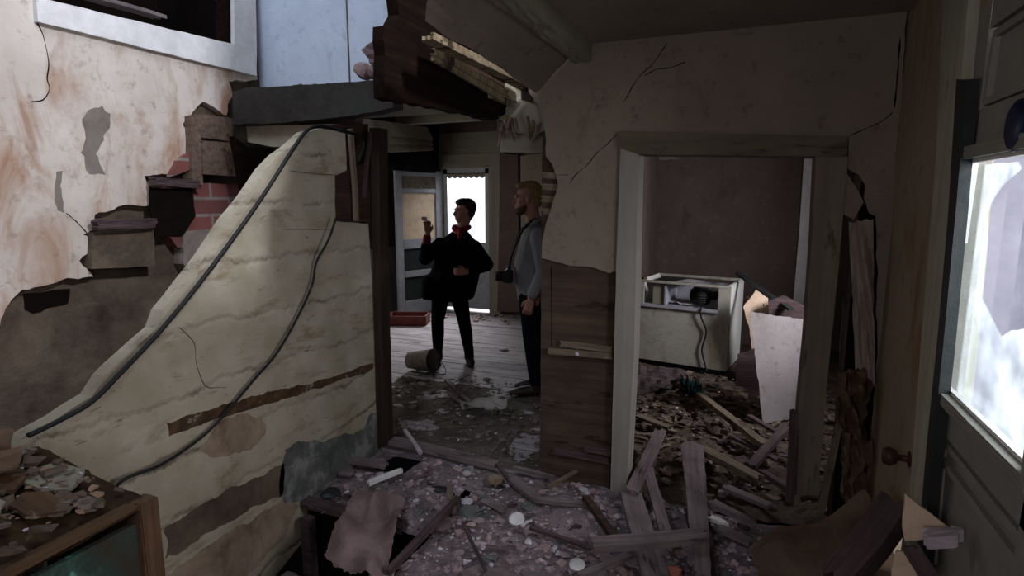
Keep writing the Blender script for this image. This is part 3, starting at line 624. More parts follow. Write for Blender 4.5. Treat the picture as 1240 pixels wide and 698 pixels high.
# front door: casing, transom, storm door
d3 = bpy.data.objects.new('door_3', None); COL.objects.link(d3); d3['kind'] = 'structure'; d3['label'] = 'bright glazed front door at the far end of the hall'
box('door_casing', (-3.37, HB-.03, 0), (-3.2, HB+.02, 2.5), 'trim', d3); box('door_casing', (-4.22, HB-.03, 0), (-4.10, HB+.02, 2.5), 'trim', d3)
box('door_head', (-4.7, HB-.04, 2.07), (-3.2, HB+.02, 2.26), 'trim_x', d3); box('transom_panel', (-4.7, HB-.02, 2.26), (-3.0, HB+.02, 2.56), 'trim_x', d3)
box('transom_bar', (-3.98, HB-.035, 2.07), (-3.95, HB-.0, 2.56), 'trim', d3)
box('storm_door_frame', (-4.10, HB+.0, .05), (-4.04, HB+.04, 2.06), 'inner_metal', d3); box('storm_door_frame', (-3.44, HB+.0, .05), (-3.37, HB+.04, 2.06), 'inner_metal', d3)
box('storm_door_panel', (-4.04, HB+.01, .05), (-3.44, HB+.03, 1.02), 'inner_metal', d3); box('storm_door_frame', (-4.10, HB, 1.99), (-3.37, HB+.04, 2.07), 'inner_metal', d3)
# scalloped valance
bm = bmesh.new(); p2 = [Vector((-4.04, 2.0)), Vector((-3.44, 2.0))]
n = 42
for i in range(n+1):
    x = -3.44-.6*i/n; p2.append(Vector((x, 1.955-.028*abs(math.sin(math.pi*7*i/n)))))
p2.pop(0); p2.insert(0, Vector((-4.04, 2.0)))
bmput('scalloped_valance', slab_bm(p2, 'y', HB-.0, .004), 'trim', d3)
# pale casing standing closer, right of the front door
tr = struct(trace('trim_1', [(606, 186), (627, 188), (629, 378), (602, 378)], 'y', HB-.10, .06, 'wallpaper'))
tr2 = struct(trace('trim_2', [(630, 189), (660, 186), (665, 420), (632, 378)], 'y', HB-.6, .06, 'plaster_front'))
# cross beam and soffit boards under the landing
struct(box('trim_3', (-4.1, 6.3, 2.55), (-1.03, 6.42, 2.74), 'trim_x'))
t = thing('soffit_boards', 'pale overlapping boards overhead just inside the hall opening', 'boards', (-2.6, 3.2, 2.1))
for i in range(3):
    f = i/3
    plank('board', on(404, 152+14*i, 'y', FW+.16), on(520, 163+6*i, 'y', 4.6), .12, .02, 'board_white', t, i+80, jag=.1, up=(.2, -1, 0))
# opened inner door
D = thing('open_door', 'panelled grey front door standing open inside the hall beside the bright glass', 'door', (-4.13, HB-.02, 0), R(-112))
L = .80
def dbox(n, a, b, z0, z1, y0, y1, m, par=D):
    bm = box_bm((a, y0, z0), (b, y1, z1), None, .004); bm.transform(wm(D)); return bmput(n, bm, m, par)
dbox('stile', 0, .11, .02, 2.03, -.02, .02, 'inner_metal'); dbox('stile', L-.11, L, .02, 2.03, -.02, .02, 'inner_metal')
for (z0, z1) in ((.02, .22), (.55, .64), (.95, 1.08), (1.72, 1.78), (1.95, 2.03)): dbox('rail', .11, L-.11, z0, z1, -.019, .019, 'inner_metal')
dbox('panel', .11, L-.11, .22, .55, -.008, .008, 'metal_dark'); dbox('panel', .11, L-.11, .64, .95, -.008, .008, 'metal_dark'); dbox('panel', .11, L-.11, 1.78, 1.95, -.008, .008, 'lath')
dbox('glass_panel', .11, L-.11, 1.08, 1.72, -.004, .004, 'card')
dbox('lock_box', L-.10, L-.01, .85, 1.02, -.05, -.02, 'black')
t = thing('tray', 'low red-brown wooden tray on the hall floor by the open door', 'tray', on(495, 392, 'z', 0), R(20))
c = on(495, 391, 'z', 0)
for (a, b) in (((-.26, -.16, 0), (.26, .16, .02)), ((-.26, -.16, 0), (.26, -.14, .13)), ((-.26, .14, 0), (.26, .16, .13)), ((-.26, -.16, 0), (-.24, .16, .13)), ((.24, -.16, 0), (.26, .16, .13))):
    bm = box_bm(a, b); bm.transform(wm(t)); bmput('tray_base' if b[2] < .1 else 'tray_side', bm, 'red_tray', t)
# hall litter
tag(heightfield('hall_litter', -2.9, -1.1, FW+.06, 4.45, .004, .014, 'dust', 70, 60, freq=3.5), 'dusty layer of litter over the hall boards near the opening', 'litter', None, 'stuff')
t = thing('bucket', 'overturned dusty pail lying on the hall floor left of the woman', 'pail', on(510, 452, 'z', 0))
pb = on(510, 450, 'z', 0)
bm = bmesh.new(); ax = (Matrix.Translation(pb+Vector((0, 0, .11))) @ Matrix.Rotation(YAW+R(-25), 4, 'Z') @ Matrix.Rotation(R(84), 4, 'Y'))
rg = []
for (z, r) in ((-.13, 0.001), (-.13, .08), (.13, .11), (.14, .115), (.13, .102), (-.12, .075), (-.12, .001)):
    rg.append([bm.verts.new(ax @ Vector((r*math.cos(a), r*math.sin(a), z))) for a in [2*math.pi*i/22 for i in range(22)]])
for a, b in zip(rg, rg[1:]):
    for i in range(22): bm.faces.new([a[i], a[(i+1) % 22], b[(i+1) % 22], b[i]])
bmput('pail_body', bm, 'dust', t, None, True)
tube('handle', [ax @ Vector(p) for p in [(0, .11, .13), (.10, .07, .22), (.13, 0, .25), (.10, -.07, .22), (0, -.11, .13)]], .004, 'black', t)

# ================================================================ THE KITCHEN
KB = 6.95
kw = struct(box('wall_back', (-1.0, KB, -.1), (1.1, KB+.1, 2.9), 'wallpaper'))
struct(trace('wall_right', [(FW+.1, -.5), (KB, -.5), (KB, 2.9), (4.8, 2.9), (4.8, 1.15), (4.1, 1.15), (4.1, 2.0), (4.8, 2.0), (4.8, 2.9), (FW+.1, 2.9)], 'x', 1.0, .1, 'outside', world=True))
struct(box('ceiling', (-1.0, FW+.12, 2.55), (1.1, KB, 2.65), 'ceiling')); struct(box('wall_side', (.72, FW+.0, -.5), (1.0, FW+.13, 2.9), 'outside'))
struct(trace('trim_4', [(974, 188), (990, 188), (982, 300), (972, 372), (960, 372), (968, 280)], 'y', KB-.05, .05, 'white_paint'))
tag(sheet('loose_scrap', [on(794, 186, 'y', FW+.16), on(824, 186, 'y', FW+.16), on(826, 194, 'y', FW+.10), on(799, 194, 'y', FW+.10)], 'white_paint', None, 4, 4, .004, .004), 'small white scrap hanging from the head of the kitchen doorway', 'paper')
# freezer
FL, FR = on(771, 441, 'z', 0), on(879, 458, 'z', 0)
ux = (FR-FL).normalized(); uy = Vector((-ux.y, ux.x, 0)); fa = math.atan2(ux.y, ux.x); FWd = (FR-FL).length
T = thing('chest_freezer', 'old white chest appliance with its top front torn open in the kitchen', 'freezer', FL, fa)
mwF = wm(T); HH, DD = .86, .60
def fb(n, a, b, m, par=T, bev=.004):
    bm = box_bm(a, b, None, bev); bm.transform(mwF); return bmput(n, bm, m, par)
fb('front_panel', (0, 0, .06), (FWd, .02, .62), 'white_enamel'); fb('side_panel', (FWd-.02, 0.02, .06), (FWd, DD, HH), 'enamel_side'); fb('side_panel', (0, .02, .06), (.02, DD, HH), 'enamel_side')
fb('back_panel', (0.02, DD-.02, .06), (FWd-.02, DD, HH-.06), 'inner_metal'); fb('kick_plate', (.03, .03, 0), (FWd-.03, DD-.03, .06), 'black')
fb('shelf', (.02, .02, .60), (FWd-.02, DD-.02, .62), 'inner_metal'); fb('front_corner', (FWd-.11, 0, .62), (FWd, .02, HH), 'white_enamel'); fb('front_corner', (0, 0, .62), (.05, .02, HH), 'white_enamel')
fb('top_rim', (0, -.004, HH-.025), (FWd, .03, HH), 'white_enamel'); fb('top_rim', (0, DD-.03, HH-.025), (FWd, DD, HH), 'white_enamel')
fb('top_rim', (FWd-.03, 0, HH-.02), (FWd, DD, HH+.003), 'enamel_side'); fb('lower_lip', (0, -.03, .60), (FWd-.1, .0, .63), 'inner_metal')
fb('inner_divider', (.24, .03, .62), (.26, .4, HH-.04), 'inner_metal'); fb('inner_panel', (.12, .05, .62), (.24, .07, HH-.05), 'trim'); fb('top_tray', (.08, .12, HH-.05), (.42, .5, HH-.02), 'metal_dark')
bm = bmesh.new(); bmesh.ops.create_cone(bm, cap_ends=True, segments=24, radius1=.085, radius2=.085, depth=.17)
bmesh.ops.bevel(bm, geom=bm.edges[:], offset=.02, segments=3, affect='EDGES')
bm.transform(mwF @ Matrix.Translation((.56, .14, .725)) @ Matrix.Rotation(R(90), 4, 'Y')); bmput('compressor', bm, 'black', T, None, True)
bm = bmesh.new(); bmesh.ops.create_cone(bm, cap_ends=True, segments=16, radius1=.04, radius2=.04, depth=.06)
bm.transform(mwF @ Matrix.Translation((.68, .13, .74)) @ Matrix.Rotation(R(90), 4, 'Y')); bmput('compressor_cap', bm, 'black', T, None, True)
tube('power_cord', [mwF @ Vector(p) for p in [(.60, .08, .66), (.61, -.03, .64), (.62, -.035, .55), (.67, -.03, .42), (.64, -.03, .25), (.67, -.03, .12), (.70, -.05, .05)]], .008, 'black', T)
tag(sheet('paper_scrap', [mwF @ Vector(p) for p in [(.34, .0, HH+.004), (.52, .02, HH+.004), (.60, .16, HH+.01), (.42, .2, HH+.012)]], 'white_paint', None, 5, 5, .004, .003), 'white folded paper lying on top of the old appliance', 'paper')
tag(chunk('tin_can', mwF @ Vector((.04, .03, HH-.002)), .06, 'orange_wood', 9), 'small orange-brown tin at the left corner on the old appliance', 'tin')
tag(sheet('paper_scrap', [mwF @ Vector(p) for p in [(.26, .1, .645), (.52, .08, .645), (.5, .3, .65), (.28, .3, .65)]], 'white_paint', None, 6, 6, .01, .004, 3), 'crumpled white paper inside the open front of the old appliance', 'paper')
# stack right of freezer
tag(sheet('leaning_board', [on(909, 377, 'y', on(922, 515, 'z', .01).y+.16), on(988, 388, 'y', on(972, 506, 'z', .01).y+.16), on(972, 506, 'z', .01), on(922, 515, 'z', .01)], 'old_board', None, 20, 24, .01, .02, 4, 2, .012), 'tall broken white board leaning in the light beside the old appliance', 'board')
t = tag(plank('leaning_board', on(893, 331, 'y', 5.9), on(958, 378, 'y', 5.1), .05, .02, 'metal_dark', None, 6, jag=.1), 'dark metal-edged strip sloping down from the appliance to the white board', 'strip')
tag(trace('cardboard_sheet', [(930, 365), (948, 358), (978, 372), (976, 392), (970, 466), (940, 466)], 'y', 5.2, .02, 'plank_dark', None, .004, .04, 4), 'brown-grey sheet behind the top of the leaning white board', 'sheet')
tag(trace('plaster_slab', [(900, 372), (915, 352), (930, 362), (934, 378), (960, 400), (950, 462), (915, 462), (908, 400)], 'y', 5.3, .03, 'card', None, .006, .04, 5), 'pinkish broken slab wedged between appliance and white board', 'slab')
tag(trace('plaster_slab', [(893, 430), (918, 422), (920, 500), (908, 500), (905, 470), (890, 468)], 'y', 5.0, .03, 'plank_dark', None, .006, .04, 6), 'dark grey slab standing at the left edge of the leaning white board', 'slab')
tag(plank('stick', on(905, 360, 'y', 5.6), on(926, 372, 'y', 5.3), .03, .02, 'lath', None, 9), 'short yellow stick behind the pinkish broken slab', 'stick')
tag(sheet('floor_sheet', [on(768, 442, 'z', .05), on(832, 450, 'z', .05), on(812, 470, 'z', .05), on(768, 480, 'z', .05)], 'plank', None, 8, 8, .02, .01, 3), 'flat greyish sheet on the floor in front of the old appliance', 'sheet')
tag(sheet('rag', [on(823, 457, 'z', .07), on(846, 460, 'z', .09), on(852, 476, 'z', .05), on(826, 474, 'z', .06)], 'green_rag', None, 10, 10, .06, .006, 5, 7), 'crumpled dark green rag on the kitchen floor by the appliance', 'rag')

# ================================================================ CABINET IN THE NEAR CORNER
C = thing('cabinet', 'old broken cabinet with chipped teal paint in the near left corner', 'cabinet', (-2.0, .75, 0))
box('front_panel', (-1.64, .0, .02), (-1.62, 1.06, .70), 'teal', C)
box('corner_post', (-1.66, 1.05, 0), (-1.60, 1.11, .76), 'orange_wood', C, .004); box('end_panel', (-2.15, 1.08, 0.02), (-1.66, 1.10, .72), 'orange_wood', C)
sheet('top_board', [(-2.14, .0, .80), (-1.60, .0, .74), (-1.60, 1.10, .74), (-2.14, 1.10, .84)], 'cab_wood', C, 20, 20, .012, .02, 3, 4, .012)
plank('top_rail', (-1.63, .0, .73), (-1.63, 1.06, .73), .04, .02, 'cab_wood', C, 3)
for i, (p, s_, mt, lb) in enumerate([((-1.92, 1.0), .12, 'trim', 'flat beige plaster piece nearest the wall on the old cabinet'), ((-1.80, .90), .09, 'cab_wood', 'dark brown flake lying on the middle of the old cabinet'),
        ((-1.88, .80), .12, 'trim', 'pale plaster piece near the left picture edge on the old cabinet'), ((-1.72, .98), .06, 'dust', 'small grey scrap close to the corner post on the old cabinet'),
        ((-1.98, .9), .10, 'cab_wood', 'dark scrap between the two pale plaster pieces on the old cabinet')]):
    rg_ = random.Random(i+5); q = [Vector((p[0]+s_*rg_.uniform(.6, 1)*math.cos(a), p[1]+s_*.7*rg_.uniform(.6, 1)*math.sin(a))) for a in (0, 1.2, 2.2, 3.1, 4.1, 5.3)]
    bm = slab_bm(ragged(q, .006, .02, rg_), 'z', 0, .012); sl = Matrix.Rotation(math.atan(-.16), 4, 'Y')
    c0 = Matrix.Translation((0, 0, .752+.16*(-1.6-p[0])+.012*(i % 3))) @ Matrix.Translation((p[0], 0, 0)) @ Matrix.Rotation(math.atan(.16), 4, 'Y') @ Matrix.Translation((-p[0], 0, 0))
    bm.transform(c0); tag(bmput('plaster_piece', bm, mt), lb, 'plaster')
sg = sheet('debris_sheet', [(-2.13, .5, .96), (-1.92, .5, .86), (-1.95, .98, .85), (-2.13, 1.02, .93)], 'brown_sheet', None, 12, 12, .03, .006, 8, 4, .03)
tag(sg, 'crumpled red-brown sheet heaped on the far side of the old cabinet', 'sheet')

# ================================================================ FRONT ROOM DEBRIS
def G(px, py, z=0.): return on(px, py, 'z', z)
# joists and dark pit by the stairs
tag(plank('floor_edge_board', G(357, 606, -.01), G(492, 646, -.01), .07, .035, 'plank_dark', None, 3), 'worn board edging the floor above the dark pit under the stairs', 'board')
tag(box('pit_post', (-2.12, 2.22, -.62), (-2.06, 2.28, -.04), 'plank_dark', None, .005), 'short dark post holding up the floor edge over the pit', 'post')
tag(plank('pit_step', (-2.15, 1.95, -.28), (-1.50, 1.95, -.30), .26, .04, 'plank', None, 5), 'brown wooden step down inside the dark pit by the stair wall', 'step')
tag(plank('pit_step', (-2.15, 1.6, -.2), (-1.45, 1.6, -.22), .1, .03, 'plank_dark', None, 6), 'dark ledge nearest the viewer inside the pit by the stair wall', 'step')
struct(trace('wall_pit', [(SW, -.7), (-1.40, -.7), (-1.40, -.04), (SW, -.04)], 'y', 2.34, .03, 'shade_black', world=True))
struct(trace('wall_pit', [(1.0, -.7), (2.32, -.7), (2.32, -.04), (1.0, -.04)], 'x', -1.38, .01, 'shade_black', world=True))
tag(plank('threshold_board', on(464, 536, 'z', .03), on(604, 566, 'z', .03), .08, .03, 'plank', None, 12, jag=.3), 'long grey threshold board lying across the hall opening above the hole', 'board')
tag(sheet('crumpled_sheet', [G(434, 592, .09), G(492, 600, .08), G(462, 715, .06), G(390, 664, .09)], 'chunk_pink', None, 26, 30, .045, .006, 11, 2.6, .015), 'big crumpled pinkish wallpaper sheet draped over the floor edge by the pit', 'wallpaper')
tag(sheet('bent_sheet', [G(448, 698, .03), G(480, 690, .03), G(470, 715, .05), G(440, 715, .05)], 'white_paint', None, 8, 8, .01, .008, 2), 'white curved fragment at the bottom edge beside the pinkish sheet', 'fragment')
# boards: (name, start px, end px, z0, z1, width, thickness, material, label)
B = [
 ((445, 588), (488, 572), .05, .05, .035, .02, 'white_paint', 'short bright white batten on the rubble left of the floor hole'),
 ((398, 556), (470, 566), .05, .05, .06, .02, 'plank', 'grey-brown board on the rubble against the whitewashed wall'),
 ((490, 522), (510, 552), .05, .05, .025, .02, 'plank_pale', 'small tilted stick standing over the threshold board'),
 ((468, 700), (556, 606), .03, .04, .03, .03, 'plank_dark', 'long dark splintered strip lying along the floor gap'),
 ((544, 590), (552, 625), .04, .04, .015, .015, 'lath', 'thin lath crossing the end of the dark floor gap'),
 ((618, 582), (652, 607), .06, .06, .05, .02, 'plank', 'upper half of the bent grey lath in the middle rubble'),
 ((646, 606), (722, 615), .06, .05, .035, .02, 'plank', 'lower half of the bent grey lath pointing at the white post'),
 ((664, 592), (700, 572), .05, .07, .02, .015, 'lath', 'thin yellow stick resting at the foot of the brown wall boards'),
 ((620, 568), (672, 582), .04, .04, .03, .02, 'plank', 'grey lath lying along the foot of the brown wall boards'),
 ((708, 606), (745, 656), .07, .05, .035, .03, 'wood_dark', 'dark rotten rod slanting toward the horizontal plank'),
 ((640, 640), (716, 668), .05, .04, .025, .015, 'plank_dark', 'brown lath sunk in the rubble left of the horizontal plank'),
 ((700, 704), (762, 674), .05, .05, .04, .02, 'plank', 'pale brown batten at the bottom edge below the horizontal plank'),
 ((762, 598), (796, 712), .08, .05, .11, .03, 'plank', 'wide grey plank standing out from the foot of the white post'),
 ((800, 525), (764, 602), .12, .10, .07, .03, 'plank', 'grey plank leaning away into the kitchen from the white post'),
 ((784, 570), (812, 668), .10, .08, .055, .02, 'plank', 'narrow grey plank beside the wide plank at the doorway'),
 ((838, 540), (852, 712), .10, .06, .14, .03, 'plank', 'pointed brown plank running from the kitchen to the bottom edge'),
 ((842, 618), (862, 712), .015, .015, .13, .03, 'plank_dark', 'dark plank under the pointed brown plank at the bottom edge'),
 ((714, 666), (858, 652), .165, .165, .07, .035, 'plank', 'thick horizontal plank laid across the two doorway planks'),
 ((846, 480), (928, 546), .10, .09, .05, .04, 'lath', 'long yellow-brown stick sloping across the kitchen floor'),
 ((844, 544), (922, 588), .09, .09, .06, .04, 'lath', 'second yellow-brown stick nearer the viewer on the kitchen floor'),
 ((952, 520), (908, 570), .14, .10, .05, .03, 'plank_dark', 'dark board slanting up beside the leaning white board'),
 ((858, 610), (918, 642), .08, .08, .06, .03, 'plank', 'grey board lying between the pointed plank and the warped panel'),
 ((855, 628), (882, 640), .06, .06, .05, .02, 'white_paint', 'small bright white board right of the pointed plank'),
 ((920, 575), (962, 600), .10, .12, .04, .03, 'plank_dark', 'short dark board against the foot of the right casing'),
 ((905, 505), (950, 530), .08, .08, .04, .02, 'plank_dark', 'short dark stick in front of the leaning white board'),
 ((862, 560), (902, 566), .06, .06, .05, .02, 'plank_dark', 'flat dark board between the two yellow-brown sticks'),
 ((770, 505), (812, 520), .06, .06, .05, .02, 'lath', 'pale splintered board on the kitchen floor behind the post'),
 ((868, 642), (912, 660), .05, .05, .05, .02, 'plank', 'low grey board left of the warped brown panel'),
 ((792, 560), (760, 620), .04, .04, .03, .02, 'plank_dark', 'dark stick under the plank leaning into the kitchen'),
 ((875, 590), (935, 618), .06, .07, .05, .02, 'plank', 'grey board among the kitchen litter by the right casing'),
 ((884, 530), (944, 560), .06, .07, .04, .02, 'plank_dark', 'brown stick between the long sticks and the white board'),
 ((600, 560), (625, 596), .04, .04, .02, .015, 'plank_dark', 'thin dark twig of lath behind the bent grey lath'),
 ((560, 635), (592, 700), .03, .03, .012, .012, 'plank_dark', 'thin dark splinter on the open rubble at the bottom'),
 ((540, 462), (570, 490), .03, .05, .035, .02, 'plank_dark', 'dark lath lying on the hall floor by the curved shell'),
 ((543, 478), (566, 494), .04, .04, .02, .02, 'lath', 'thin pale lath under the curved shell in the hall'),
]
for i, (a, b, z0, z1, w, th, mt, lb) in enumerate(B):
    tag(plank('loose_plank', G(*a, z0), G(*b, z1), w, th, mt, None, 100+i, taper=(.45 if 'pointed' in lb else 1), warp=.004, roll=random.uniform(-.07, .07)), lb, 'plank', 'loose planks and laths in the rubble')
# plates and lumps
def plate(px, py, z, r, label, mt='white_paint', tilt=0):
    c = G(px, py, z); bm = bmesh.new(); rg = []
    for (rr, zz) in ((0.001, .0), (r*.6, 0), (r, .012), (r, .016), (r*.62, .006), (.001, .006)):
        rg.append([bm.verts.new((rr*math.cos(a), rr*math.sin(a), zz)) for a in [2*math.pi*k/24 for k in range(24)]])
    for a, b in zip(rg, rg[1:]):
        for k in range(24): bm.faces.new([a[k], a[(k+1) % 24], b[(k+1) % 24], b[k]])
    return tag(bmput('saucer', bm, mt, None, Matrix.Translation(c) @ Matrix.Rotation(tilt, 4, 'X'), True), label, 'saucer')
plate(626, 631, .06, .04, 'round white saucer lying in the rubble left of the bent lath', tilt=.3)
t = plate(699, 687, .04, .035, 'small white dial-like disc in the rubble at the bottom edge', tilt=.2)
L2 = [((747, 627), .07, 'chunk', 'white block caught under the wide plank beside the post'), ((676, 603), .06, 'chunk', 'rounded white lump left of the white post base'), ((708, 598), .09, 'chunk', 'flat white slab at the foot of the brown boards'),
      ((600, 585), .13, 'brown_sheet', 'flat purple-brown slab above the bent grey lath'), ((532, 595), .10, 'metal_dark', 'flat grey slab beyond the dark floor gap'), ((566, 610), .07, 'chunk', 'grey lump at the end of the dark floor gap'),
      ((565, 575), .08, 'plank_pale', 'pale flat piece just inside the threshold board'), ((400, 600), .12, 'metal_dark', 'grey slate-like slab on the floor edge by the stair wall'), ((420, 575), .12, 'plank', 'flat dusty slab against the grey daub of the stair wall'),
      ((470, 622), .08, 'chunk', 'pale torn flake on the right shoulder of the pinkish sheet'), ((535, 640), .12, 'plank_dark', 'dark slab beside the long splintered strip'), ((800, 690), .08, 'brown_sheet', 'brown block at the bottom between the two doorway planks'),
      ((832, 622), .06, 'chunk', 'bluish white scrap behind the pointed plank'), ((715, 615), .05, 'chunk', 'small white crumb stuck to the bent lath end'), ((640, 658), .05, 'chunk', 'small pale lump on the open rubble'),
      ((862, 498), .1, 'lath', 'yellowish broken plaster lump under the long kitchen stick'), ((783, 480), .14, 'rubble_brown', 'flat brown clod on the kitchen floor behind the post'), ((875, 600), .08, 'plank', 'grey clod near the second kitchen stick'),
      ((900, 640), .08, 'plank_dark', 'dark clod left of the warped brown panel'), ((610, 424), .1, 'chunk', 'white tile shard on the hall boards left of the man'), ((553, 466), .06, 'chunk', 'small white shard behind the curved shell in the hall'),
      ((500, 495), .09, 'lath', 'flat yellowish scrap on the hall litter near the dark post'), ((567, 505), .04, 'chunk', 'tiny bright shard in the hall litter')]
for i, (p, s_, mt, lb) in enumerate(L2):
    z = .02 if p[1] > 500 else .005
    tag(chunk('plaster_lump', G(p[0], p[1], z), s_, mt, 200+i, None, .3), lb, 'lump', 'lumps lying in the rubble')
tag(chunk('rubber_lump', G(815, 697, .03), .08, 'orange', 301, None, .5), 'orange rounded object at the bottom edge between the planks', 'lump')
# curved shell in the hall
tag(sheet('curved_shell', [G(556, 486, .10), G(614, 482, .10), G(612, 496, .0), G(560, 494, .0)], 'white_paint', None, 12, 6, .03, .01, 5, 3), 'broken curved white shell lying on the hall floor before the man', 'shell')
# warped brown panel, beams and card at the lower right
tag(sheet('warped_panel', [G(905, 662, .18), on(1050, 598, 'y', 2.72), on(1098, 700, 'y', 2.35), G(925, 720, .12)], 'brown_sheet', None, 20, 14, .04, .01, 3, 2.5, .01), 'large warped brown panel lying in the lower right corner', 'panel')
tag(plank('dark_beam', on(1012, 720, 'y', 2.0), on(1098, 612, 'y', 2.25), .10, .07, 'plank_dark', None, 51, up=(-.5, -.5, 1)), 'thick dark board slanting up over the warped panel to the grey door', 'board')
tag(trace('torn_card', [(1096, 599), (1112, 612), (1150, 640), (1158, 654), (1128, 652), (1096, 656), (1093, 640)], 'y', 1.86, .01, 'card', None, .002, .03, 2), 'bright cream torn card standing against the grey door', 'card')
tag(trace('torn_card', [(1086, 668), (1100, 672), (1122, 690), (1130, 730), (1078, 730), (1080, 690)], 'y', 1.84, .01, 'card', None, .004, .03, 3), 'second cream torn piece below the bright card at the bottom edge', 'card')
tag(plank('broken_batten', on(1112, 654, 'y', 1.80), on(1168, 662, 'y', 1.79), .05, .035, 'plank_pale', None, 53), 'short broken pale-topped batten in front of the bright card', 'batten')
tag(plank('broken_batten', on(1098, 655, 'y', 1.80), on(1140, 720, 'y', 1.76), .045, .02, 'plank_dark', None, 54, up=(0, -1, 0)), 'narrow dark batten slanting down below the bright card', 'batten')

# scattered crumbs nobody could count
def crumbs(name, region, zf, kinds, label, seed):
    """kinds: (count, smallest, largest, material, length factor)"""
    rng = random.Random(seed); bm = bmesh.new()
    for mi, (n, smin, smax, mt, long) in enumerate(kinds):
        for _ in range(n):
            x = rng.uniform(region[0], region[1]); y = rng.uniform(region[2], region[3])
            if zf is None:
                if (x < -1.36 and y < 2.3) or (-2.06 < x < -1.76 and 2.74 < y < 3.0): continue
                z = hz(x, y, 0, .02, 3., MOUND)
            elif callable(zf): z = zf(x, y)
            else: z = zf+rng.uniform(-.006, .006)
            s = rng.uniform(smin, smax)*rng.choice((.4, .6, .8, 1.3)); r = bmesh.ops.create_cube(bm, size=1)
            mx = Matrix.Translation((x, y, z+s*.08)) @ Matrix.Rotation(rng.uniform(0, 6.3), 4, 'Z') @ Matrix.Rotation(rng.uniform(-.35, .35), 4, 'X') @ Matrix.Diagonal((s*long, s*rng.uniform(.5, .9)/(long**.3), s*.3/(long**.3), 1))
            fs = set()
            for v in r['verts']:
                v.co = mx @ (v.co+Vector((rng.uniform(-.25, .25), rng.uniform(-.25, .25), rng.uniform(-.15, .15)))); fs.update(v.link_faces)
            for f in fs: f.material_index = mi
    tag(bmput(name, bm, [k[3] for k in kinds]), label, 'rubble', None, 'stuff')
crumbs('rubble_crumbs', (SW+.1, .45, 1.7, FW-.03), None, [(900, .005, .024, 'chunk', 1), (1500, .008, .036, 'rubble', 1), (700, .01, .036, 'chunk_pink', 1), (260, .01, .04, 'plank_dark', 1), (260, .010, .022, 'plank', 5), (60, .05, .1, 'plank', 1), (40, .05, .1, 'grey_daub', 1)], 'scattered crumbs of plaster, clods and splinters over the near rubble', 1)
crumbs('cabinet_crumbs', (-2.1, -1.66, .45, 1.06), lambda x, y: .765+.17*(-1.6-x), [(160, .01, .04, 'mud', 1), (70, .01, .03, 'dust', 1), (60, .01, .03, 'brown_sheet', 1), (40, .01, .02, 'chunk', 1)], 'crumbs and dust strewn over the top of the old cabinet', 12)
crumbs('kitchen_crumbs', (-.9, .95, FW+.2, 5.6), .02, [(500, .015, .06, 'rubble_brown', 1), (300, .02, .06, 'plank_dark', 1), (260, .01, .035, 'plank', 1), (120, .015, .035, 'lath', 4), (90, .008, .02, 'chunk', 1)], 'scattered clods, scraps and splinters over the kitchen floor', 5)
crumbs('hall_crumbs', (-2.9, -1.15, FW+.1, 4.7), .012, [(90, .005, .018, 'chunk', 1), (500, .008, .035, 'dust', 1), (120, .01, .03, 'rubble_brown', 1), (40, .012, .025, 'lath', 4)], 'scattered crumbs and scraps over the hall floor near the opening', 8)
crumbs('far_crumbs', (-3.9, -2.4, 6.9, 7.4), .01, [(90, .02, .06, 'chunk_pink', 1)], 'crumbs heaped below the bright front door', 10)

# ================================================================ PEOPLE
def solid(name, prims, mat, parent, voxel=.009, it=3):
    """one continuous surface grown from tapered limbs: prims are ((p0,r0),(p1,r1)) chains; r may be (rx,ry,rz)"""
    bm = bmesh.new(); W_ = wm(parent)
    def ell(c, r):
        r = (r, r, r) if not hasattr(r, '__len__') else r
        out = []
        for i in range(9):
            th = math.pi*i/8
            for k in range(12 if 0 < i < 8 else 1):
                a = 2*math.pi*k/12; out.append(Vector(c)+Vector((r[0]*math.sin(th)*math.cos(a), r[1]*math.sin(th)*math.sin(a), r[2]*math.cos(th))))
        return out
    for ch in prims:
        segs = [(ch[0], ch[0])] if len(ch) == 1 else list(zip(ch, ch[1:]))
        for (a, b) in segs:
            b2 = bmesh.new()
            pts = ell(*a)+(ell(*b) if b is not a else [])
            vs_ = [b2.verts.new(p) for p in pts]
            bmesh.ops.convex_hull(b2, input=vs_); bmesh.ops.delete(b2, geom=[v for v in b2.verts if not v.link_faces], context='VERTS')
            tmp = bpy.data.meshes.new('t'); b2.to_mesh(tmp); b2.free(); bm.from_mesh(tmp); bpy.data.meshes.remove(tmp)
    bm.transform(W_); me = bpy.data.meshes.new(name); bm.to_mesh(me); bm.free()
    o = bpy.data.objects.new(name, me); COL.objects.link(o)
    m = o.modifiers.new('r', 'REMESH'); m.mode = 'VOXEL'; m.voxel_size = voxel
    s = o.modifiers.new('s', 'SMOOTH'); s.iterations = it; s.factor = .5
    dg = bpy.context.evaluated_depsgraph_get(); me2 = bpy.data.meshes.new_from_object(o.evaluated_get(dg))
    bpy.data.objects.remove(o); me2.name = name
    return put(name, me2, mat, parent, None, True)
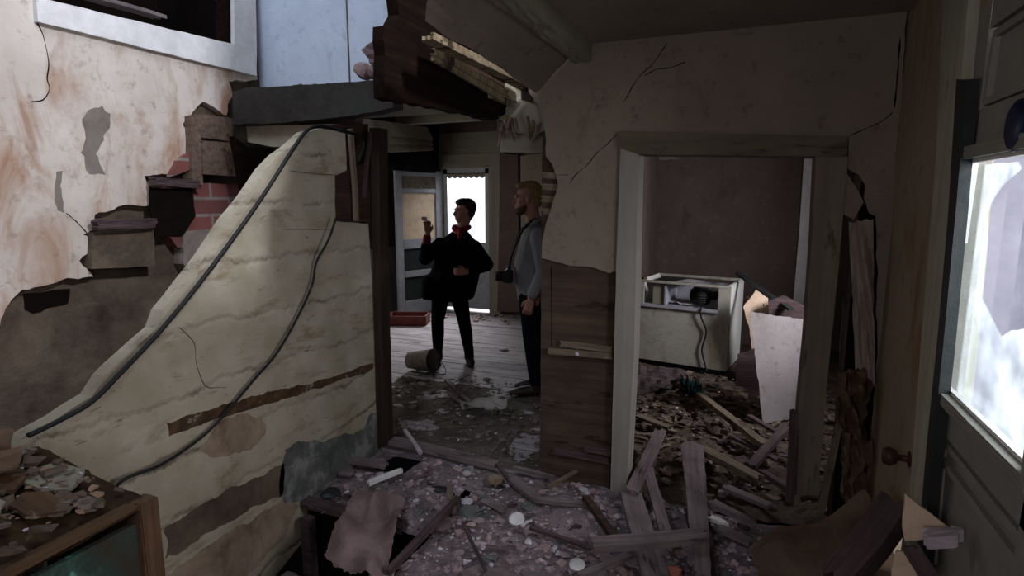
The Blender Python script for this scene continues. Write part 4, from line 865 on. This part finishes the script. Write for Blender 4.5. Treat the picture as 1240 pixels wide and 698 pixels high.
def hand(palm, aim, side, curl, L=.17):
    """palm at the wrist, aim = finger direction, side = thumb side, curl = palm-facing direction"""
    p = Vector(palm); a = Vector(aim).normalized(); s = Vector(side).normalized(); s = (s-a*s.dot(a)).normalized(); c = a.cross(s)*(1 if a.cross(s).dot(Vector(curl)) > 0 else -1)
    k = L/.18; out = []
    base = p+a*.09*k
    out.append([(p, .024*k), (p+a*.04*k+s*.012*k, .026*k), (base+s*.012*k, .020*k)]); out.append([(p, .022*k), (p+a*.04*k-s*.014*k, .024*k), (base-s*.018*k, .018*k)])
    for i, (o, l) in enumerate(((.030, .070), (.010, .080), (-.011, .073), (-.031, .055))):
        q0 = base+s*o*k; q1 = q0+(a*.8+c*.35)*l*.45*k; q2 = q1+(a*.35+c*.8)*l*.4*k; q3 = q2+(c*.9-a*.2)*l*.22*k
        out.append([(q0, .0105*k), (q1, .0095*k), (q2, .0088*k), (q3, .0078*k)])
    t0 = p+a*.03*k+s*.03*k; t1 = t0+(a*.6+s*.6+c*.3)*.035*k; t2 = t1+(a*.9+c*.4)*.03*k
    out.append([(t0, .014*k), (t1, .0115*k), (t2, .0095*k)])
    return out
# --- woman
g = G(549, 440)
Wm = thing('person', 'person in a black coat and leggings raising one hand before the bright door', 'person', g, YAW, 'people in the hall')
V = Vector
HC = V((.125, -.0, 1.515))
def head(c, yaw, s=1., extra=True):
    """face looks along local -X turned by yaw about z"""
    r = Matrix.Rotation(yaw, 3, 'Z'); f = lambda x, y, z: c + r @ (V((x, y, z))*s)
    P = [[(f(.012, 0, .035), (.092*s, .074*s, .088*s))], [(f(-.030, 0, -.03), (.058*s, .056*s, .07*s))], [(f(-.055, 0, -.085), (.030*s, .032*s, .024*s)), (f(.02, 0, -.04), (.05*s, .05*s, .05*s))]]
    P.append([(f(-.088, 0, .005), .010*s), (f(-.106, 0, -.022), .012*s), (f(-.092, 0, -.026), .016*s)])          # nose
    P.append([(f(-.083, -.018, -.052), .008*s), (f(-.088, 0, -.050), .009*s), (f(-.083, .018, -.052), .008*s)])       # upper lip
    P.append([(f(-.081, -.015, -.064), .008*s), (f(-.086, 0, -.066), .009*s), (f(-.081, .015, -.064), .008*s)])
    P.append([(f(-.078, -.045, .028), .011*s), (f(-.088, 0, .028), .012*s), (f(-.078, .045, .028), .011*s)])      # brow
    for k in (-1, 1): P.append([(f(.012, .074*k, .015), (.018*s, .010*s, .028*s)), (f(.006, .070*k, -.015), (.010*s, .010*s, .012*s))])   # ears
    return P
wy = R(22)
body = head(HC, wy, .95)
body += [[(HC+V((.02, 0, -.06)), .052), (V((.10, 0, 1.36)), .055), (V((.07, .0, 1.28)), .08)],
         [(V((.06, 0, 1.22)), (.11, .07, .05)), (V((.02, 0, 1.0)), (.13, .09, .1)), (V((-.03, 0, .80)), (.15, .10, .08))],
         [(V((-.09, .0, 1.20)), .045), (V((-.24, -.08, 1.09)), .04), (V((-.205, -.17, 1.32)), .028)],
         [(V((.21, .0, 1.175)), .045), (V((.33, -.06, 1.02)), .04), (V((.16, -.20, .955)), .028)],
         [(V((-.11, .0, .80)), .085), (V((-.145, -.02, .44)), .044), (V((-.155, .0, .10)), .026)], [(V((.05, 0, .80)), .085), (V((.115, -.03, .44)), .044), (V((.16, -.02, .10)), .026)],
         [(V((-.155, .02, .05)), .035), (V((-.165, -.08, .035)), .025)], [(V((.16, .0, .05)), .035), (V((.17, -.08, .035)), .025)]]
body += hand((-.205, -.17, 1.32), (.0, -.1, 1), (1, 0, 0), (-.3, -1, 0)); body += hand((.16, -.20, .955), (-1, -.1, .05), (0, 0, 1), (0, 1, 0))
wb_ = solid('body', body, 'skin', Wm, .0065, 2)
solid('coat', [[(V((.085, 0, 1.31)), (.09, .075, .04)), (V((.06, 0, 1.20)), (.195, .11, .085)), (V((.06, 0, 1.02)), (.24, .135, .1)), (V((.0, 0, .82)), (.26, .15, .1)), (V((-.03, 0, .68)), (.25, .155, .05))],
    [(V((-.11, .0, 1.205)), .068), (V((-.25, -.08, 1.07)), .066), (V((-.225, -.14, 1.20)), .052)], [(V((.225, .0, 1.175)), .072), (V((.345, -.06, 1.01)), .07), (V((.215, -.18, .965)), .052)],
    [(V((-.22, .0, .85)), (.08, .12, .06)), (V((-.24, .0, .69)), (.07, .11, .04))]], 'coat', Wm, .011, 3)
solid('scarf', [[(V((.035, -.06, 1.36)), .028), (V((.10, -.085, 1.335)), .03), (V((.165, -.05, 1.365)), .028), (V((.17, .04, 1.37)), .026), (V((.03, .04, 1.37)), .026), (V((.035, -.06, 1.36)), .028)], [(V((.10, -.10, 1.33)), .028), (V((.09, -.12, 1.27)), .02)]], 'red', Wm, .008, 2)
solid('sleeve_cuff', [[(V((-.228, -.138, 1.19)), .046), (V((-.212, -.162, 1.285)), .038)]], 'red', Wm, .008, 2)
solid('leggings', [[(V((-.10, .0, .78)), .10), (V((-.148, -.02, .45)), .066), (V((-.152, .015, .30)), .064), (V((-.155, .0, .11)), .046)], [(V((.05, 0, .78)), .10), (V((.115, -.03, .45)), .066), (V((.135, .0, .30)), .064), (V((.16, -.02, .11)), .046)]], 'leggings', Wm, .009, 2)
for s_, x0, x1 in ((0, -.155, -.17), (1, .16, .18)):
    solid('boot', [[(V((x0, .0, .16)), .048), (V((x0, .01, .06)), .05)], [(V((x0, .03, .045)), (.042, .05, .043)), (V((x1, -.10, .038)), (.046, .06, .036)), (V((x1, -.16, .028)), (.038, .04, .026))]], 'shoe_grey', Wm, .008, 2)
rr = Matrix.Rotation(wy, 3, 'Z')
def hf(c, r, s): return lambda x, y, z: c + r @ (V((x, y, z))*s)
f = hf(HC, rr, .95)
solid('hair', [[(f(.046, 0, .050), (.086, .086, .088))], [(f(-.040, 0, .098), (.046, .06, .032)), (f(.0, 0, .105), (.07, .07, .036))], [(f(.07, 0, .0), (.048, .066, .06)), (f(.06, 0, -.05), (.03, .05, .035))],
    [(f(.05, .074, .03), (.03, .014, .04))], [(f(.05, -.074, .03), (.03, .014, .04))]], 'hair_dark', Wm, .008, 1)
t = solid('phone_light', [[(V((-.222, -.245, 1.46)), (.035, .008, .022))]], 'white_paint', Wm, .006, 1)
tag(t, 'small pale card held in the raised hand'); t.name = 'white_card'

# --- man
g = G(642, 476)
Mn = thing('person', 'bearded person in a grey shirt standing in profile at the wall edge', 'person', g, YAW, 'people in the hall')
HC = V((-.03, 0, 1.635)); HM = HC
body = head(HC, R(-4), 1.08)
body += [[(HC+V((.03, 0, -.06)), .058), (V((.02, 0, 1.45)), .062), (V((.035, .0, 1.36)), .09)],
         [(V((.04, 0, 1.34)), (.09, .17, .06)), (V((.0, 0, 1.1)), (.11, .15, .1)), (V((.02, 0, .88)), (.11, .15, .08))],
         [(V((.06, -.2, 1.36)), .055), (V((.10, -.24, 1.07)), .045), (V((.0, -.24, .86)), .03)], [(V((.06, .2, 1.36)), .055), (V((.10, .24, 1.07)), .045), (V((-.02, .2, .9)), .03)],
         [(V((.02, -.09, .86)), .095), (V((.01, -.09, .48)), .062), (V((.05, -.09, .10)), .04)], [(V((.03, .09, .86)), .095), (V((.06, .1, .48)), .062), (V((.10, .1, .10)), .04)],
         [(V((.05, -.09, .05)), .04), (V((-.13, -.10, .035)), .03)], [(V((.10, .1, .05)), .04), (V((-.06, .12, .035)), .03)]]
body += hand((.0, -.24, .86), (-.3, -.05, -1), (-1, 0, 0), (0, 1, .2), .19)
solid('body', body, 'skin', Mn, .007, 2)
solid('shirt', [[(V((.03, 0, 1.425)), (.075, .085, .035)), (V((.04, 0, 1.33)), (.125, .225, .085)), (V((.0, 0, 1.12)), (.14, .19, .1)), (V((.01, 0, .93)), (.135, .18, .1)), (V((.02, 0, .82)), (.13, .175, .05))],
    [(V((.06, -.19, 1.35)), .078), (V((.10, -.245, 1.07)), .066), (V((.01, -.245, .90)), .05)], [(V((.06, .19, 1.35)), .078), (V((.10, .245, 1.07)), .066), (V((-.01, .21, .93)), .05)]], 'shirt', Mn, .011, 3)
solid('shirt_collar', [[(V((-.045, -.05, 1.425)), .022), (V((.03, -.085, 1.46)), .022), (V((.09, 0, 1.485)), .024), (V((.03, .085, 1.46)), .022), (V((-.045, .05, 1.425)), .022)]], 'shirt', Mn, .008, 1)
solid('jeans', [[(V((.02, -.06, .86)), (.125, .12, .08)), (V((.015, -.09, .50)), .082), (V((.05, -.09, .13)), .062)], [(V((.03, .06, .86)), (.125, .12, .08)), (V((.06, .1, .50)), .082), (V((.10, .1, .13)), .062)]], 'jeans', Mn, .01, 2)
for x0, y0 in ((.05, -.09), (.10, .1)):
    solid('shoe', [[(V((x0, y0, .10)), .055), (V((x0, y0, .055)), (.06, .05, .05)), (V((x0-.12, y0, .045)), (.07, .05, .042)), (V((x0-.19, y0, .032)), (.045, .044, .03))]], 'shoe_brown', Mn, .008, 2)
f = hf(HC, Matrix.Rotation(R(-4), 3, 'Z'), 1.08)
solid('hair', [[(f(.046, 0, .050), (.088, .083, .090))], [(f(-.045, 0, .105), (.05, .06, .032)), (f(.02, 0, .112), (.08, .07, .036))], [(f(.075, 0, -.0), (.045, .066, .065))]], 'hair_blond', Mn, .008, 1)
solid('beard', [[(f(-.06, 0, -.085), (.042, .042, .038)), (f(-.035, 0, -.065), (.05, .06, .04))], [(f(-.015, .056, -.05), (.016, .010, .022)), (f(-.05, .03, -.075), (.03, .025, .022))], [(f(-.015, -.056, -.05), (.016, .010, .022)), (f(-.05, -.03, -.075), (.03, .025, .022))]], 'beard', Mn, .008, 1)
K = thing('camera_on_strap', 'black photo camera hanging on a strap at the chest of the grey-shirted person', 'camera', Mn.location+Vector((0, 0, 1.0)), YAW)
mk = wm(Mn)
for (n, lo, hi) in (('camera_body', (-.215, -.085, .96), (-.145, .06, 1.07)), ('viewfinder', (-.20, -.04, 1.07), (-.155, .015, 1.10)), ('grip', (-.235, -.10, .965), (-.15, -.075, 1.06))):
    bm = box_bm(lo, hi, None, .01); bm.transform(mk); bmput(n, bm, 'black', K)
bm = bmesh.new(); bmesh.ops.create_cone(bm, cap_ends=True, segments=20, radius1=.042, radius2=.038, depth=.08)
bm.transform(mk @ Matrix.Translation((-.25, -.01, 1.01)) @ Matrix.Rotation(R(90), 4, 'Y')); bmput('lens', bm, 'black', K, None, True)
tube('strap', [mk @ Vector(p) for p in [(-.18, -.085, 1.07), (-.155, -.12, 1.2), (-.09, -.14, 1.36), (-.02, -.11, 1.455), (.06, 0, 1.49), (-.02, .11, 1.455), (-.09, .14, 1.36), (-.155, .1, 1.2), (-.19, .06, 1.07)]], .009, 'black', K)

# ---------------------------------------------------------------- sub-parts hang under their parts
def sub(child, host):
    m = wm(child); child.parent = host; child.matrix_parent_inverse = wm(host).inverted(); child.matrix_basis = m
def kid(root, name): return [c for c in root.children if c.name.split('.')[0] == name]
sub(kid(Wm, 'sleeve_cuff')[0], kid(Wm, 'coat')[0]); sub(kid(Mn, 'shirt_collar')[0], kid(Mn, 'shirt')[0])
sub(kid(T, 'compressor_cap')[0], kid(T, 'compressor')[0]); sub(kid(K, 'lens')[0], kid(K, 'camera_body')[0]); sub(kid(K, 'viewfinder')[0], kid(K, 'camera_body')[0])
sub(kid(D, 'lock_box')[0], kid(D, 'stile')[0])
